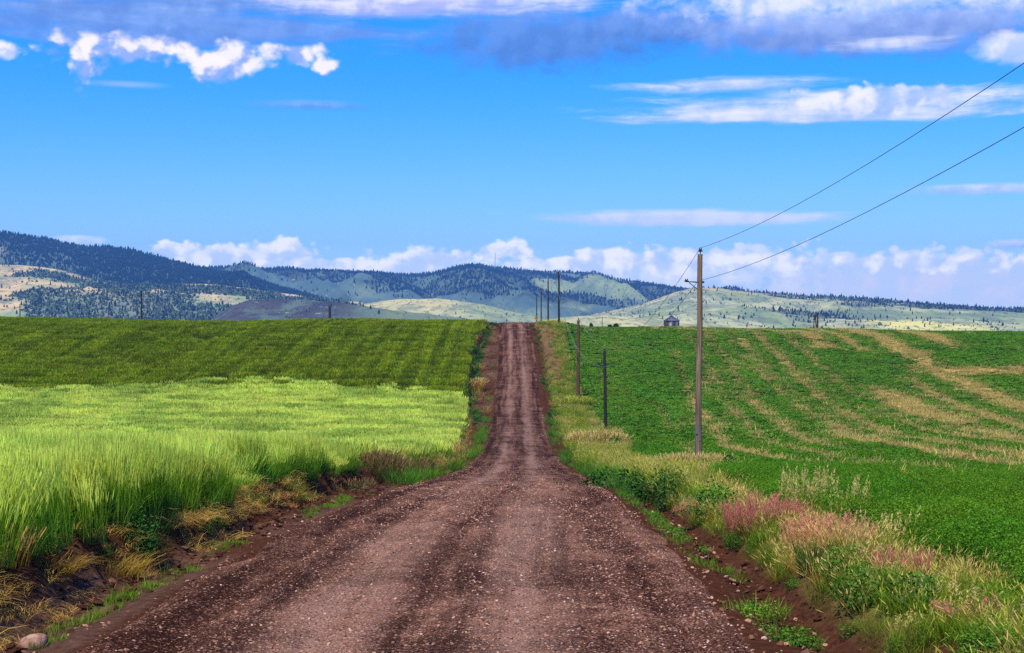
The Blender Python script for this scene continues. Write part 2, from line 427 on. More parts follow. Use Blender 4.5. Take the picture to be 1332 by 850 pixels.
# ------------------------------------------------------------------ plant meshes
def blades(n, R, h, w, lean=.25, bend=.3, seg=3, wind=(0, 0), r=None, ry=None, kind=0., base=None, head=None, headw=2.5, droop=0, dome=0.):
    """n grass blades from a disc of radius R; h=(min,max). Returns V, Q, C."""
    r = r or rng
    a = r.uniform(0, 2 * np.pi, n); q = R * np.sqrt(r.uniform(0, 1, n))
    B = np.stack([q * np.cos(a), (q if ry is None else q * ry / R) * np.sin(a), np.zeros(n)], -1)
    hh = r.uniform(h[0], h[1], n) * (1 - dome * (q / R) ** 2)
    la = r.uniform(0, 2 * np.pi, n)
    out = np.stack([np.cos(la), np.sin(la)], -1) * .6 + np.stack([np.cos(a), np.sin(a)], -1) * .6 * (q / R)[:, None]
    ld = out * lean * r.uniform(.2, 1, n)[:, None] + np.array(wind)
    bd = out * bend * r.uniform(.2, 1, n)[:, None] + np.array(wind) * 1.2
    t = np.linspace(0, 1, seg + 1)
    ctr = np.zeros((n, seg + 1, 3))
    ctr[..., :2] = B[:, None, :2] + hh[:, None, None] * (ld[:, None] * t[None, :, None] + bd[:, None] * (t ** 2)[None, :, None])
    ctr[..., 2] = hh[:, None] * (t - droop * t ** 3)[None]
    fa = r.uniform(0, 2 * np.pi, n)
    side = np.stack([np.cos(fa), np.sin(fa), np.zeros(n)], -1)[:, None]
    wt = w * np.interp(t, [0, .3, 1], [.8, 1, .12])
    wv = r.uniform(.7, 1.3, n)[:, None, None] * wt[None, :, None]
    Lp = ctr - side * wv / 2; Rp = ctr + side * wv / 2
    V = np.stack([Lp, Rp], 2).reshape(n, -1, 3)
    g = r.uniform(0, 1, n)
    C = np.ones((n, 2 * (seg + 1), 4)); C[..., 0] = np.repeat(t, 2)[None]; C[..., 1] = g[:, None]; C[..., 2] = kind
    k = np.arange(seg)
    q1 = np.stack([2 * k, 2 * k + 1, 2 * k + 3, 2 * k + 2], -1)
    Q = (np.arange(n) * 2 * (seg + 1))[:, None, None] + q1[None]
    V = V.reshape(-1, 3); Q = Q.reshape(-1, 4); C = C.reshape(-1, 4)
    parts = [(V, Q, C)]
    if head:
        frac, hl = head
        m = int(n * frac); idx = np.arange(m)
        tip = ctr[idx, -1]; dr = ctr[idx, -1] - ctr[idx, -2]; dr /= np.linalg.norm(dr, axis=1)[:, None] + 1e-6
        dr = dr + np.array([wind[0], wind[1], 0]) * .8
        for f in range(2):
            an = r.uniform(0, 2 * np.pi, m); sd = np.stack([np.cos(an), np.sin(an), np.zeros(m)], -1)
            L = hl * r.uniform(.7, 1.2, m)[:, None]
            hw_ = w * headw
            p0 = tip - dr * L * .25; p1 = tip + dr * L * .2; p2 = tip + dr * L
            hv = np.stack([p0 - sd * hw_ * .15, p0 + sd * hw_ * .15, p1 + sd * hw_ * .5, p1 - sd * hw_ * .5, p2 + sd * hw_ * .22, p2 - sd * hw_ * .22], 1)
            hc = np.ones((m, 6, 4)); hc[..., 0] = 1; hc[..., 1] = r.uniform(0, 1, m)[:, None]; hc[..., 2] = 1
            hq = (np.arange(m) * 6)[:, None, None] + np.array([[0, 1, 2, 3], [3, 2, 4, 5]])[None]
            parts.append((hv.reshape(-1, 3), hq.reshape(-1, 4), hc.reshape(-1, 4)))
    return join(parts)

def leaves(n, R, H, size, r=None, z0=.05, flat=.5, elong=1.8, kind=0., hollow=.3):
    """n small leaf faces through an uneven dome."""
    r = r or rng
    a = r.uniform(0, 2 * np.pi, n); u = r.uniform(0, 1, n)
    q = (hollow + (1 - hollow) * r.uniform(0, 1, n) ** .5)
    ph = np.arccos(u)
    lob = 1 + .22 * np.sin(3 * a + r.uniform(0, 6)) + .15 * np.sin(5 * a + 1 + 3 * ph)
    P = np.stack([R * q * lob * np.sin(ph) * np.cos(a), R * q * lob * np.sin(ph) * np.sin(a), z0 + H * q * np.cos(ph) * (.85 + .3 * r.uniform(0, 1, n))], -1)
    nrm = np.stack([np.cos(a) * np.sin(ph), np.sin(a) * np.sin(ph), np.cos(ph) + flat], -1) + r.normal(0, .6, (n, 3))
    nrm /= np.linalg.norm(nrm, axis=1)[:, None]
    tmp = r.normal(0, 1, (n, 3)); u1 = np.cross(nrm, tmp); u1 /= np.linalg.norm(u1, axis=1)[:, None]
    v1 = np.cross(nrm, u1)
    sz = size * r.uniform(.6, 1.3, n)[:, None]
    V = np.stack([P - u1 * sz * elong / 2, P + v1 * sz / 2, P + u1 * sz * elong / 2, P - v1 * sz / 2], 1).reshape(-1, 3)
    C = np.ones((n, 4, 4)); C[..., 0] = np.clip(P[:, 2] / (H + z0), 0, 1)[:, None]; C[..., 1] = r.uniform(0, 1, n)[:, None]; C[..., 2] = kind
    return V, np.arange(n * 4).reshape(-1, 4), C.reshape(-1, 4)

def join(parts):
    Vs, Qs, Cs = [], [], []; o = 0
    for V, Q, C in parts:
        Vs.append(V); Qs.append(Q + o); Cs.append(C); o += len(V)
    return np.concatenate(Vs), np.concatenate(Qs), np.concatenate(Cs)

def plumes(n, R, h, w, hl, hr, r=None, per=26, lean=.25, q=(.012, .03), dome=0.):
    """Feathery seed heads: thin stems, each topped by a loose cone of tiny spikelets."""
    r = r or rng
    a = r.uniform(0, 2 * np.pi, n); d = R * np.sqrt(r.uniform(0, 1, n))
    B = np.stack([d * np.cos(a), d * np.sin(a), np.zeros(n)], -1)
    hh = r.uniform(h[0], h[1], n) * (1 - dome * (d / R) ** 2)
    dr = np.stack([np.cos(a) * lean * r.uniform(0, 1, n) + .08, np.sin(a) * lean * r.uniform(0, 1, n), np.ones(n)], -1)
    T = B + dr * hh[:, None]
    s1 = np.array([w / 2, 0, 0])
    V = np.stack([B - s1, B + s1, T + s1 * .5, T - s1 * .5], 1)
    C = np.ones((n, 4, 4)); C[..., 0] = np.array([0, 0, 1, 1]); C[..., 1] = r.uniform(0, 1, n)[:, None]; C[..., 2] = 0
    parts = [(V.reshape(-1, 3), np.arange(4 * n).reshape(-1, 4), C.reshape(-1, 4))]
    m = n * per; k = np.repeat(np.arange(n), per); t = r.uniform(0, 1, m)
    P = T[k] + dr[k] * (hl * (t - .75))[:, None] + r.normal(0, 1, (m, 3)) * (hr * (1.05 - t))[:, None] * np.array([1, 1, .4])
    u1 = dr[k] + r.normal(0, .45, (m, 3)); u1 /= np.linalg.norm(u1, axis=1)[:, None]
    v1 = np.cross(u1, r.normal(0, 1, (m, 3))); v1 /= np.linalg.norm(v1, axis=1)[:, None]
    L = q[1] * r.uniform(.6, 1.4, m)[:, None]; W = q[0] / 2
    V = np.stack([P - u1 * L, P + v1 * W, P + u1 * L, P - v1 * W], 1)
    C = np.ones((m, 4, 4)); C[..., 1] = r.uniform(0, 1, m)[:, None]
    parts.append((V.reshape(-1, 3), np.arange(4 * m).reshape(-1, 4), C.reshape(-1, 4)))
    return join(parts)

def moved(p, d, s=1.):
    return p[0] * s + np.array(d), p[1], p[2]

def src(name, part, mat):
    V, Q, C = part
    return D.objects.new(name, mesh_np(name, V, Q, [mat], C))

def scatter(name, P, rot, scl, idx, sources, label=None, cat=None, kind='stuff', mats=None):
    """One object of uncountable growth: sources instanced on a cloud of points."""
    n = len(P)
    me = mesh_np(name, P, None, attrs={'rot': ('FLOAT_VECTOR', rot), 'scl': ('FLOAT_VECTOR', scl), 'idx': ('INT', idx)})
    ng = D.node_groups.new(name + '_growth', 'GeometryNodeTree')
    ng.interface.new_socket('Geometry', in_out='INPUT', socket_type='NodeSocketGeometry')
    ng.interface.new_socket('Geometry', in_out='OUTPUT', socket_type='NodeSocketGeometry')
    N = ng.nodes; L = ng.links
    gi = N.new('NodeGroupInput'); go = N.new('NodeGroupOutput'); ip = N.new('GeometryNodeInstanceOnPoints')
    jn = N.new('GeometryNodeJoinGeometry')
    for s_ in reversed(sources):
        oi = N.new('GeometryNodeObjectInfo'); oi.inputs['Object'].default_value = s_; oi.inputs['As Instance'].default_value = True
        L.new(oi.outputs['Geometry'], jn.inputs[0])
    def at(nm, tp):
        a = N.new('GeometryNodeInputNamedAttribute'); a.data_type = tp; a.inputs['Name'].default_value = nm
        return a.outputs['Attribute']
    L.new(gi.outputs[0], ip.inputs['Points']); L.new(jn.outputs[0], ip.inputs['Instance'])
    ip.inputs['Pick Instance'].default_value = True
    L.new(at('idx', 'INT'), ip.inputs['Instance Index'])
    e2r = N.new('FunctionNodeEulerToRotation'); L.new(at('rot', 'FLOAT_VECTOR'), e2r.inputs[0])
    L.new(e2r.outputs[0], ip.inputs['Rotation']); L.new(at('scl', 'FLOAT_VECTOR'), ip.inputs['Scale'])
    L.new(ip.outputs[0], go.inputs[0])
    o = link(D.objects.new(name, me))
    md = o.modifiers.new('growth', 'NODES'); md.node_group = ng
    return tag(o, label, cat, kind=kind)

def field_points(density, ya, yb, lo, hi):
    """Random points with s between lo(y) and hi(y) at density per m2 (numpy callables)."""
    ys = np.linspace(ya, yb, 400); wid = np.maximum(hi(ys) - lo(ys), 0)
    cum = np.concatenate([[0], np.cumsum((wid[1:] + wid[:-1]) / 2 * np.diff(ys))])
    n = int(cum[-1] * density)
    y = np.interp(rng.uniform(0, cum[-1], n), cum, ys)
    s = lo(y) + rng.uniform(0, 1, n) * (hi(y) - lo(y))
    return s + cx(y), y, s

def spread(x, y, z, smin, smax, nidx, tilt=.06, wind=(0, 0), hs=None):
    n = len(x)
    P = np.stack([x, y, z], -1)
    rot = np.stack([rng.normal(0, tilt, n) - wind[1], rng.normal(0, tilt, n) + wind[0], rng.uniform(0, 2 * np.pi, n)], -1)
    s = rng.uniform(smin, smax, n)
    scl = np.stack([s, s, s * (1 if hs is None else hs)], -1)
    return P, rot, scl, rng.integers(0, nidx, n)

# ------------------------------------------------------------------ crops
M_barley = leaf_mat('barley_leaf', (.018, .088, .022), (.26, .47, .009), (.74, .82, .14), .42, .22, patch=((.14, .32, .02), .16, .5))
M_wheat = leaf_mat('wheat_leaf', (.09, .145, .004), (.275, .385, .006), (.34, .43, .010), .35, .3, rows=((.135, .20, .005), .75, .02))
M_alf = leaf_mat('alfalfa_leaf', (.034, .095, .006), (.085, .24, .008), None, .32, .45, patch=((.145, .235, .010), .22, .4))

def barley(n, R, w, seg, hd, hl, hw):
    return join([blades(n, R, (.5, .82), w, .10, .13, seg, (.035, 0), head=(hd, hl), headw=hw),
                 blades(n // 2, R, (.3, .6), w * 1.4, .3, .55, seg, (.03, 0), droop=.2)])
near_src = [src('barley_tuft', barley(130, .30, .008, 3, .9, .17, 1.5), M_barley) for _ in range(4)]
mid_src = [src('barley_patch', barley(90, .55, .022, 2, .7, .2, 2.0), M_barley) for _ in range(3)]
far_src = [src('barley_stand', barley(110, .95, .05, 2, .8, .26, 1.8), M_barley) for _ in range(3)]
outL = lambda y: -.42 * np.abs(y) - 16
P = []
def crop_part(dens, ya, yb, idxs, smin, smax, inset, edge=None):
    x, y, s = field_points(dens, ya, yb, outL, edge or (lambda y: edgeL(y) - inset))
    keep = rng.uniform(0, 1, len(x)) < .55 + .6 * sstep(.3, .5, fbm(x / 2.2, y / 4.5, 101, 3))
    x, y, s = x[keep], y[keep], s[keep]
    hs = .67 + .38 * fbm(x / 5, y / 7, 103, 3) + .26 * fbm(x / 11, y / 2.6, 104, 3)
    for g0, g1, gd, gx in ((28.3, 32.2, .72, -16), (45, 48.5, .5, -40), (68, 72, .4, -60), (96, 101, .35, -60)):       # thin, short strips between taller stands
        yy = y + .10 * (x + 6) + (fbm(x / 4, x * 0, 105, 2) - .5) * 2.2
        hs = hs * (1 - gd * sstep(g0 - .4, g0 + .5, yy) * (1 - sstep(g1 - .8, g1 + .6, yy)) * sstep(gx, gx + 5, x))
    if ya > 100:
        kb = y < 176 + 20 * (fbm(x / 34, x * 0, 107, 3) - .5) + rng.normal(0, 2.6, len(x)); x, y, hs = x[kb], y[kb], hs[kb]
    p = spread(x, y, ground_z(x, y), smin, smax, len(idxs), .05, (.03, 0), hs)
    P.append((p[0], p[1], p[2], np.array(idxs)[p[3]]))
crop_part(10, -4, 52, [0, 1, 2, 3], .85, 1.2, -.16)
crop_part(3.6, 52, 112, [4, 5, 6], .9, 1.2, .3)
crop_part(1.5, 112, 190, [7, 8, 9], .9, 1.15, .5)
cat_ = [np.concatenate([p[i] for p in P]) for i in range(4)]
scatter('barley_field', *cat_, near_src + mid_src + far_src, 'pale green ripening barley filling the near field left of the road', 'barley crop')

wheat_src = [src('wheat_stand', blades(150, 1.0, (.45, .8), .055, .2, .3, 2, (.04, 0), head=(.5, .2), headw=1.3), M_wheat) for _ in range(3)]
x, y, s = field_points(1.5, 163, 285, lambda y: -.45 * y - 16, lambda y: edgeL(y) - .6)
kb = y > 176 + 20 * (fbm(x / 34, x * 0, 107, 3) - .5) + rng.normal(0, 2.6, len(x)); x, y = x[kb], y[kb]
streak = fbm(x * .55 + y * .03, y * .045, 111, 3); roll = fbm(x / 26, y / 3.2 + x * .012, 112, 3)
tram = np.minimum(np.abs(((x + .055 * (y - 190) + 27) % 44) - 22), 50)
keep = (rng.uniform(0, 1, len(x)) < .35 + .9 * sstep(.32, .55, streak * .45 + roll * .55))
for tc_ in (24., 27.2, 11.5, 53., 56.):                         # wheel tracks climbing the slope
    keep &= (np.abs(x + tc_ - .067 * (y - 185) + (fbm(x * 0, y / 12, 113, 2) - .5) * 1.2) > .95) | (rng.uniform(0, 1, len(x)) < .06)
x, y = x[keep], y[keep]
hs = .7 + .6 * (streak * .5 + roll * .5)[keep]
scatter('wheat_field', *spread(x, y, ground_z(x, y), .85, 1.15, 3, .06, (.05, 0), hs), wheat_src,
        'darker green wheat on the far slope left of the road', 'wheat crop')

alf_near = [src('alfalfa_plant', join([leaves(800, .38, .50, .019, z0=.03, hollow=.15), blades(22, .26, (.3, .58), .007, .3, .2, 2)]), M_alf) for _ in range(4)]
alf_mid = [src('alfalfa_patch', leaves(360, .62, .28, .06, z0=.03), M_alf) for _ in range(3)]
alf_far = [src('alfalfa_stand', leaves(300, .85, .22, .11, z0=.02), M_alf) for _ in range(3)]
P = []
outR = lambda y: .42 * np.abs(y) + 16
def alf(dens, ya, yb, idxs, inset, thr):
    x, y, s = field_points(dens, ya, yb, lambda y: edgeR(y) + inset, outR)
    b = bare_mask(x, y)
    keep = rng.uniform(0, 1, len(x)) > np.clip(b * thr - .05, 0, .93)
    x, y, b = x[keep], y[keep], b[keep]
    hs = (.72 + .55 * fbm(x / 4, y / 5, 121, 3)) * (1 - .7 * np.clip(b * 1.3, 0, 1))
    p = spread(x, y, ground_z(x, y), .8, 1.2, len(idxs), .1, (0, 0), hs)
    P.append((p[0], p[1], p[2], np.array(idxs)[p[3]]))
alf(8.5, -4, 55, [0, 1, 2, 3], .1, 2.)
alf(3.8, 55, 120, [4, 5, 6], .4, 1.35)
alf(2.3, 120, 290, [7, 8, 9], .6, 1.45)
cat_ = [np.concatenate([p[i] for p in P]) for i in range(4)]
scatter('alfalfa_field', *cat_, alf_near + alf_mid + alf_far, 'low dark green alfalfa with straw bands right of the road', 'alfalfa crop')

# ------------------------------------------------------------------ verge growth
M_vgreen = leaf_mat('verge_grass', (.05, .12, .007), (.24, .37, .010), (.46, .44, .06), .38, .3)
M_vyel = leaf_mat('dry_grass', (.25, .15, .02), (.60, .40, .08), (.70, .50, .17), .35, .3)
M_pale = leaf_mat('pale_seed_grass', (.09, .16, .008), (.38, .40, .030), (.70, .54, .18), .38, .25)
M_pink = leaf_mat('pink_seed_grass', (.17, .11, .025), (.44, .175, .08), (.70, .265, .165), .35, .25)
M_weed = leaf_mat('weed_leaf', (.03, .10, .010), (.11, .28, .018), None, .32, .35)
M_dark = leaf_mat('dark_weed_leaf', (.016, .06, .010), (.055, .16, .018), None, .28, .35)
M_straw = leaf_mat('flattened_straw', (.36, .20, .04), (.78, .49, .13), None, .25, .35)
M_lime = leaf_mat('short_green_grass', (.07, .15, .010), (.21, .38, .02), None, .38, .3)
M_red = leaf_mat('rusty_seed_grass', (.05, .07, .02), (.15, .13, .035), (.27, .16, .07), .3, .25)

vg = [src('verge_tuft', blades(85, .22, (.25, .6), .008, .5, .6, 3, (.03, 0), head=(.25, .1), headw=1.6), M_vgreen) for _ in range(2)]
vy = [src('dry_tuft', blades(70, .22, (.25, .62), .007, .5, .6, 3, (.03, 0), head=(.5, .11), headw=2), M_vyel) for _ in range(2)]
vp = [src('pale_tuft', join([plumes(16, .2, (.4, .75), .005, .18, .02, per=14, q=(.010, .024)), blades(50, .2, (.25, .6), .007, .35, .4, 3)]), M_pale) for _ in range(2)]
vw = [src('weed_tuft', join([leaves(380, .24, .34, .022), blades(16, .15, (.2, .45), .009, .4, .3, 2)]), M_weed)]
vk = [src('pink_tuft', join([plumes(34, .24, (.3, .55), .004, .18, .03, per=14, lean=.5, q=(.008, .028)), blades(40, .24, (.15, .4), .007, .5, .6, 3)]), M_pink)]
P = []
def verge(dens, ya, yb, smin, smax, lo, hi, weights, hs=1.):
    x, y, s = field_points(dens, ya, yb, lo, hi)
    n = len(x)
    w = np.array(weights, float)[None] * np.ones((n, 1))
    nz = np.stack([fbm(x / 1.8 + 11 * k, y / 3.2, 130 + k, 3) for k in range(8)], -1)
    w = w * np.clip((nz - .3) * 3, 0.02, None) ** 2
    c = np.cumsum(w, 1); c /= c[:, -1:]
    idx = (rng.uniform(0, 1, n)[:, None] > c).sum(1)
    p = spread(x, y, ground_z(x, y) - .03, smin, smax, 8, .15, (.04, 0), hs)
    P.append((p[0], p[1], p[2], idx))
#            green        dry        pale       weed pink
verge(17, 8, 32, .5, .9, lambda y: halfw(y) + 1.12, lambda y: edgeR(y) + .1, (5, 5, 2.2, 2.2, .8, .8, 5.5, .5), .68)
verge(8, 32, 75, .7, 1.15, lambda y: halfw(y) + 1.1, lambda y: edgeR(y) + .1, (5.5, 5.5, .6, .6, .6, .6, 4., .15), .85)
verge(3.5, 75, 190, .9, 1.6, lambda y: halfw(y) + 1.2, lambda y: edgeR(y) + .2, (6, 6, .4, .4, .5, .5, 5., .1), .75)
verge(2.6, 190, 262, 1.1, 1.8, lambda y: halfw(y) + 3.2, lambda y: edgeR(y) + .3, (6, 6, .5, .5, .3, .3, 5, .1), .75)
verge(.8, 190, 262, .8, 1.3, lambda y: halfw(y) + .9, lambda y: halfw(y) + 3.4, (2, 2, .5, .5, 0, 0, 2, 1.5))
cat_ = [np.concatenate([p[i] for p in P]) for i in range(4)]
scatter('verge_grass', *cat_, vg + vy + vp + vw + vk, 'mixed green, straw and pink grasses along the verge right of the road', 'grass')

# bank and shoulder growth on the left
st = [src('straw_wisp', blades(44, .24, (.16, .42), .007, .9, 1.1, 3, (.22, -.08), droop=.7), M_straw) for _ in range(2)]
sg = [src('short_grass_tuft', blades(46, .14, (.05, .13), .007, .6, .5, 2), M_lime) for _ in range(2)]
P = []
def bank(dens, ya, yb, smin, smax, lo, hi, idxs, thr, seed, hs=1., fx=1.2, fy=2.4):
    x, y, s = field_points(dens, ya, yb, lo, hi)
    keep = fbm(x / fx + seed, y / fy, 150 + seed, 3) > thr
    x, y = x[keep], y[keep]
    p = spread(x, y, ground_z(x, y) - .02, smin, smax, len(idxs), .25, (.1, 0), hs)
    P.append((p[0], p[1], p[2], np.array(idxs)[p[3]]))
bank(38, 8, 45, .5, 1.0, lambda y: edgeL(y) - .1, lambda y: edgeL(y) + .62, [0, 1, 0, 1, 0, 4], .44, 1, .8, .9, 1.2)           # dry grass hanging over the bank
bank(16, 8, 40, .35, .7, lambda y: edgeL(y) + .4, lambda y: edgeL(y) + 1.0, [0, 1], .52, 2, .6, .7, 1.)
bank(4, 8, 60, .5, .9, lambda y: edgeL(y) - .2, lambda y: edgeL(y) + .3, [4, 4, 5], .55, 3)
bank(44, 8, 75, .6, 1.2, lambda y: -halfw(y) - .55, lambda y: -halfw(y) - .30, [2, 3], .52, 4, 1., 1.5, 2.0)   # short green strip on the shoulder
bank(4, 40, 180, 1.2, 2.0, lambda y: -halfw(y) - .9, lambda y: -halfw(y) - .1, [5, 4, 3], .54, 5, .8, 1.5, 6)
bank(2.5, 60, 185, .9, 1.5, lambda y: edgeL(y) - .2, lambda y: edgeL(y) + .7, [0, 4, 5, 6], .42, 6)
bank(.9, 165, 262, .9, 1.5, lambda y: edgeL(y) - .2, lambda y: -halfw(y) - .4, [5, 6, 7], .5, 7)
bank(8, 9, 40, .7, 1.3, lambda y: halfw(y) + .1, lambda y: halfw(y) + .6, [2, 3, 7], .53, 8, 1., .9, 1.6)     # weeds on the right shoulder
bank(2.2, 150, 255, 1.0, 1.8, lambda y: edgeL(y) - .1, lambda y: edgeL(y) + 1.6, [8, 8, 4, 5], .40, 11, .8, 1.5, 5)  # dark olive growth, added also to stand for shade on the cut bank
bank(2.0, 150, 255, .8, 1.4, lambda y: halfw(y) + .1, lambda y: halfw(y) + 1.4, [8, 7, 5], .42, 12, .7, 1., 5)
bank(3, 40, 160, 1.1, 1.8, lambda y: halfw(y) + .1, lambda y: halfw(y) + 1.0, [2, 3, 4], .5, 9, 1., .9, 3)
cat_ = [np.concatenate([p[i] for p in P]) for i in range(4)]
lw = src('shoulder_weed', join([leaves(150, .2, .10, .018), blades(36, .15, (.06, .16), .006, .6, .4, 2)]), M_weed)
dkw = src('dark_bank_weed', join([leaves(160, .4, .5, .06), blades(40, .3, (.2, .5), .02, .5, .6, 3)]), M_dark)
vd = src('green_bank_tuft', blades(60, .2, (.2, .5), .010, .5, .6, 3), M_weed)
vv = src('olive_bank_tuft', blades(50, .2, (.2, .45), .009, .5, .6, 3), M_vgreen)
scatter('bank_grass', *cat_, st + sg + [vd, vv, vy[0], lw, dkw], 'dry and short green grass on the road shoulders and cut bank', 'grass')

# ------------------------------------------------------------------ loose gravel and clods
def stone_mesh(name, mat, seed, sub=2, rough=.25, sq=(1, .8, .6)):
    import bmesh
    bm = bmesh.new(); bmesh.ops.create_icosphere(bm, subdivisions=sub, radius=1)
    r = np.random.default_rng(seed); ph = r.uniform(0, 6, 6)
    pl = r.normal(0, 1, (7, 3)); pl /= np.linalg.norm(pl, axis=1)[:, None]
    for v in bm.verts:
        c = np.array(v.co); k = 1 + rough * .35 * (math.sin(2.3 * c[0] + ph[0]) + math.sin(2.9 * c[1] + ph[1]) + math.sin(3.1 * c[2] + ph[2]))
        for q in pl:
            dd = c @ q
            if dd > .78: k *= 1 - rough * (dd - .78) * 1.6
        v.co = (c[0] * k * sq[0], c[1] * k * sq[1], c[2] * k * sq[2])
    me = D.meshes.new(name); bm.to_mesh(me); bm.free(); me.materials.append(mat)
    if sub > 1:
        for p in me.polygons: p.use_smooth = True
    return me

def stone_material(name, a, b, c):
    m, t, out = new_mat(name)
    oi = t.N.new('ShaderNodeObjectInfo'); rnd = X(t, oi.outputs['Random'])
    tc = t.N.new('ShaderNodeTexCoord')
    n = t.noise(t.pos(), 30, 4, .6)
    col = t.mix(t.ss(.0, .8, rnd), a, b); col = t.mix(t.ss(.82, .98, rnd), col, c)
    col = t.hsv(col, .5, 1., .6 + n * .8)
    principled(t, out, col, .85, t.bump(n, .4, .02), spec=.05)
    return m
M_stone = stone_material('gravel_stone', (.12, .043, .024), (.38, .195, .13), (.54, .35, .26))
M_clod = stone_material('soil_clod', (.034, .013, .007), (.07, .028, .016), (.15, .075, .05))
ssrc = [D.objects.new('gravel_stone', stone_mesh('gravel_stone', M_stone, k, 1, .5)) for k in range(4)]
csrc = [D.objects.new('soil_clod', stone_mesh('soil_clod', M_clod, 20 + k, 1, .6)) for k in range(2)]
def rocks(dens, ya, yb, lo, hi, rmin, rmax, zf, power=2.5):
    x, y, s = field_points(dens, ya, yb, lo, hi); n = len(x)
    lane = fbm((s + 3) * 1.3, y * .06, 160, 3) if zf is road_z else .6 + 0 * y
    keep = rng.uniform(0, 1, n) < .25 + 1.1 * sstep(.35, .62, lane)
    keep &= np.hypot(x - px(42, 13.1), y - 13.1) > .34                # leave the fieldstone clear
    x, y, s = x[keep], y[keep], s[keep]; n = len(x)
    r = rmin + (rmax - rmin) * rng.uniform(0, 1, n) ** power
    z = zf(x, y) + r * .15
    rot = np.stack([rng.normal(0, .3, n), rng.normal(0, .3, n), rng.uniform(0, 6.28, n)], -1)
    return np.stack([x, y, z], -1), rot, np.stack([r * rng.uniform(.9, 1.6, n), r, r * rng.uniform(.5, 1., n)], -1), rng.integers(0, 4, n)
hwi = lambda y: halfw(y) - .12
parts = [rocks(230, 9.5, 24, lambda y: -hwi(y), hwi, .005, .021, road_z), rocks(120, 24, 48, lambda y: -hwi(y), hwi, .008, .027, road_z),
         rocks(22, 9.5, 30, lambda y: -halfw(y) - .75, lambda y: -halfw(y) + .1, .008, .04, ground_z, 3.5),
         rocks(26, 9.5, 30, lambda y: halfw(y) - .1, lambda y: halfw(y) + .95, .012, .05, ground_z, 3),
         rocks(14, 48, 100, lambda y: -hwi(y), hwi, .012, .032, road_z)]
cat_ = [np.concatenate([p[i] for p in parts]) for i in range(4)]
scatter('loose_gravel', *cat_, ssrc, 'pinkish loose gravel strewn over the dirt road', 'gravel')
parts = [rocks(60, 9, 60, lambda y: edgeL(y) + .1, lambda y: -halfw(y) - .3, .015, .09, ground_z, 3),
         rocks(70, 9, 50, lambda y: halfw(y) + .25, lambda y: halfw(y) + 1.15, .010, .065, ground_z, 3.5),
         rocks(5, 60, 250, lambda y: edgeL(y) + .1, lambda y: -halfw(y) - .1, .04, .14, ground_z, 2)]
cat_ = [np.concatenate([p[i] for p in parts]) for i in range(4)]
cat_[3] = cat_[3] % 2
scatter('soil_clods', *cat_, csrc, 'dark crumbled soil clods in the roadside ditches', 'soil clods')

# straw stubble lying in the bare bands of the right field
xs_, ys_, ss_ = field_points(3.2, 25, 285, lambda y: edgeR(y) + .3, outR)
bb = bare_mask(xs_, ys_); kp = rng.uniform(0, 1, len(xs_)) < bb * 1.1
xs_, ys_ = xs_[kp], ys_[kp]
M_stub = leaf_mat('stubble_straw', (.26, .19, .045), (.60, .47, .14), None, .2, .4)
stub = [src('stubble_tuft', blades(40, .5, (.12, .32), .03, .8, .8, 2), M_stub) for _ in range(2)]
scatter('straw_stubble', *spread(xs_, ys_, ground_z(xs_, ys_), .8, 1.4, 2, .2), stub, 'tan straw stubble in bands across the right field', 'stubble')

# ------------------------------------------------------------------ single plants that stand out
def plant(name, u, y, parts_mats, label, cat, sink=.03, dz=0, rz=None):
    """One plant; a single part becomes the thing itself, several become its parts."""
    x = px(u, y); z = float(ground_z(np.array(x), np.array(float(y)))) - sink + dz
    if len(parts_mats) == 1:
        nm, part, mat = parts_mats[0]
        o = link(D.objects.new(name, mesh_np(name, *part[:2], [mat], part[2]))); o.location = (x, y, z)
    else:
        o = empty(name, (x, y, z))
        for nm, part, mat in parts_mats: link(D.objects.new(nm, mesh_np(nm, *part[:2], [mat], part[2])), o)
    return tag(o, label, cat)
gr = lambda n, R, h, w=.008, lean=.35, bend=.45, head=(.6, .13), hw=2.2, **k: blades(n, R, h, w, lean, bend, 3, (.05, 0), head=head, headw=hw, **k)
plant('pink_grass_clump', 992, 22, [('a', join([plumes(330, .62, (.3, .62), .004, .2, .035, per=18, lean=.5, q=(.007, .03), dome=.35), blades(350, .6, (.15, .4), .006, .5, .6, 3, dome=.3)]), M_pink)], 'rosy pink grass mound at the right ditch, larger and nearest the pale plumes', 'grass clump')
plant('pink_grass_clump', 1075, 19, [('a', join([plumes(280, .55, (.28, .56), .004, .2, .035, per=18, lean=.5, q=(.007, .03), dome=.35), blades(300, .5, (.15, .36), .006, .5, .6, 3, dome=.3)]), M_pink)], 'rosy pink grass mound just behind the upright dark green tuft', 'grass clump')
plant('pink_grass_clump', 1175, 16, [('a', join([plumes(90, .33, (.22, .4), .004, .18, .03, per=16, lean=.5, q=(.007, .026), dome=.3), blades(120, .33, (.12, .3), .006, .5, .6, 3, dome=.3)]), M_pink)], 'small dusky pink grass patch nearest the camera on the right verge', 'grass clump')
plant('plumed_grass', 1043, 24.5, [('a', join([plumes(75, .36, (.5, .95), .005, .26, .026, q=(.010, .026)), blades(220, .36, (.3, .65), .008, .35, .4, 3)]), M_pale)], 'tall bushy pale plumed grass rising above the alfalfa edge', 'grass clump')
plant('plumed_grass', 1096, 22.5, [('a', join([plumes(24, .24, (.55, .92), .005, .28, .026, q=(.010, .026)), blades(90, .22, (.25, .55), .008, .35, .4, 3)]), M_pale)], 'sparse pale plumed grass right of the bushier plume', 'grass clump')
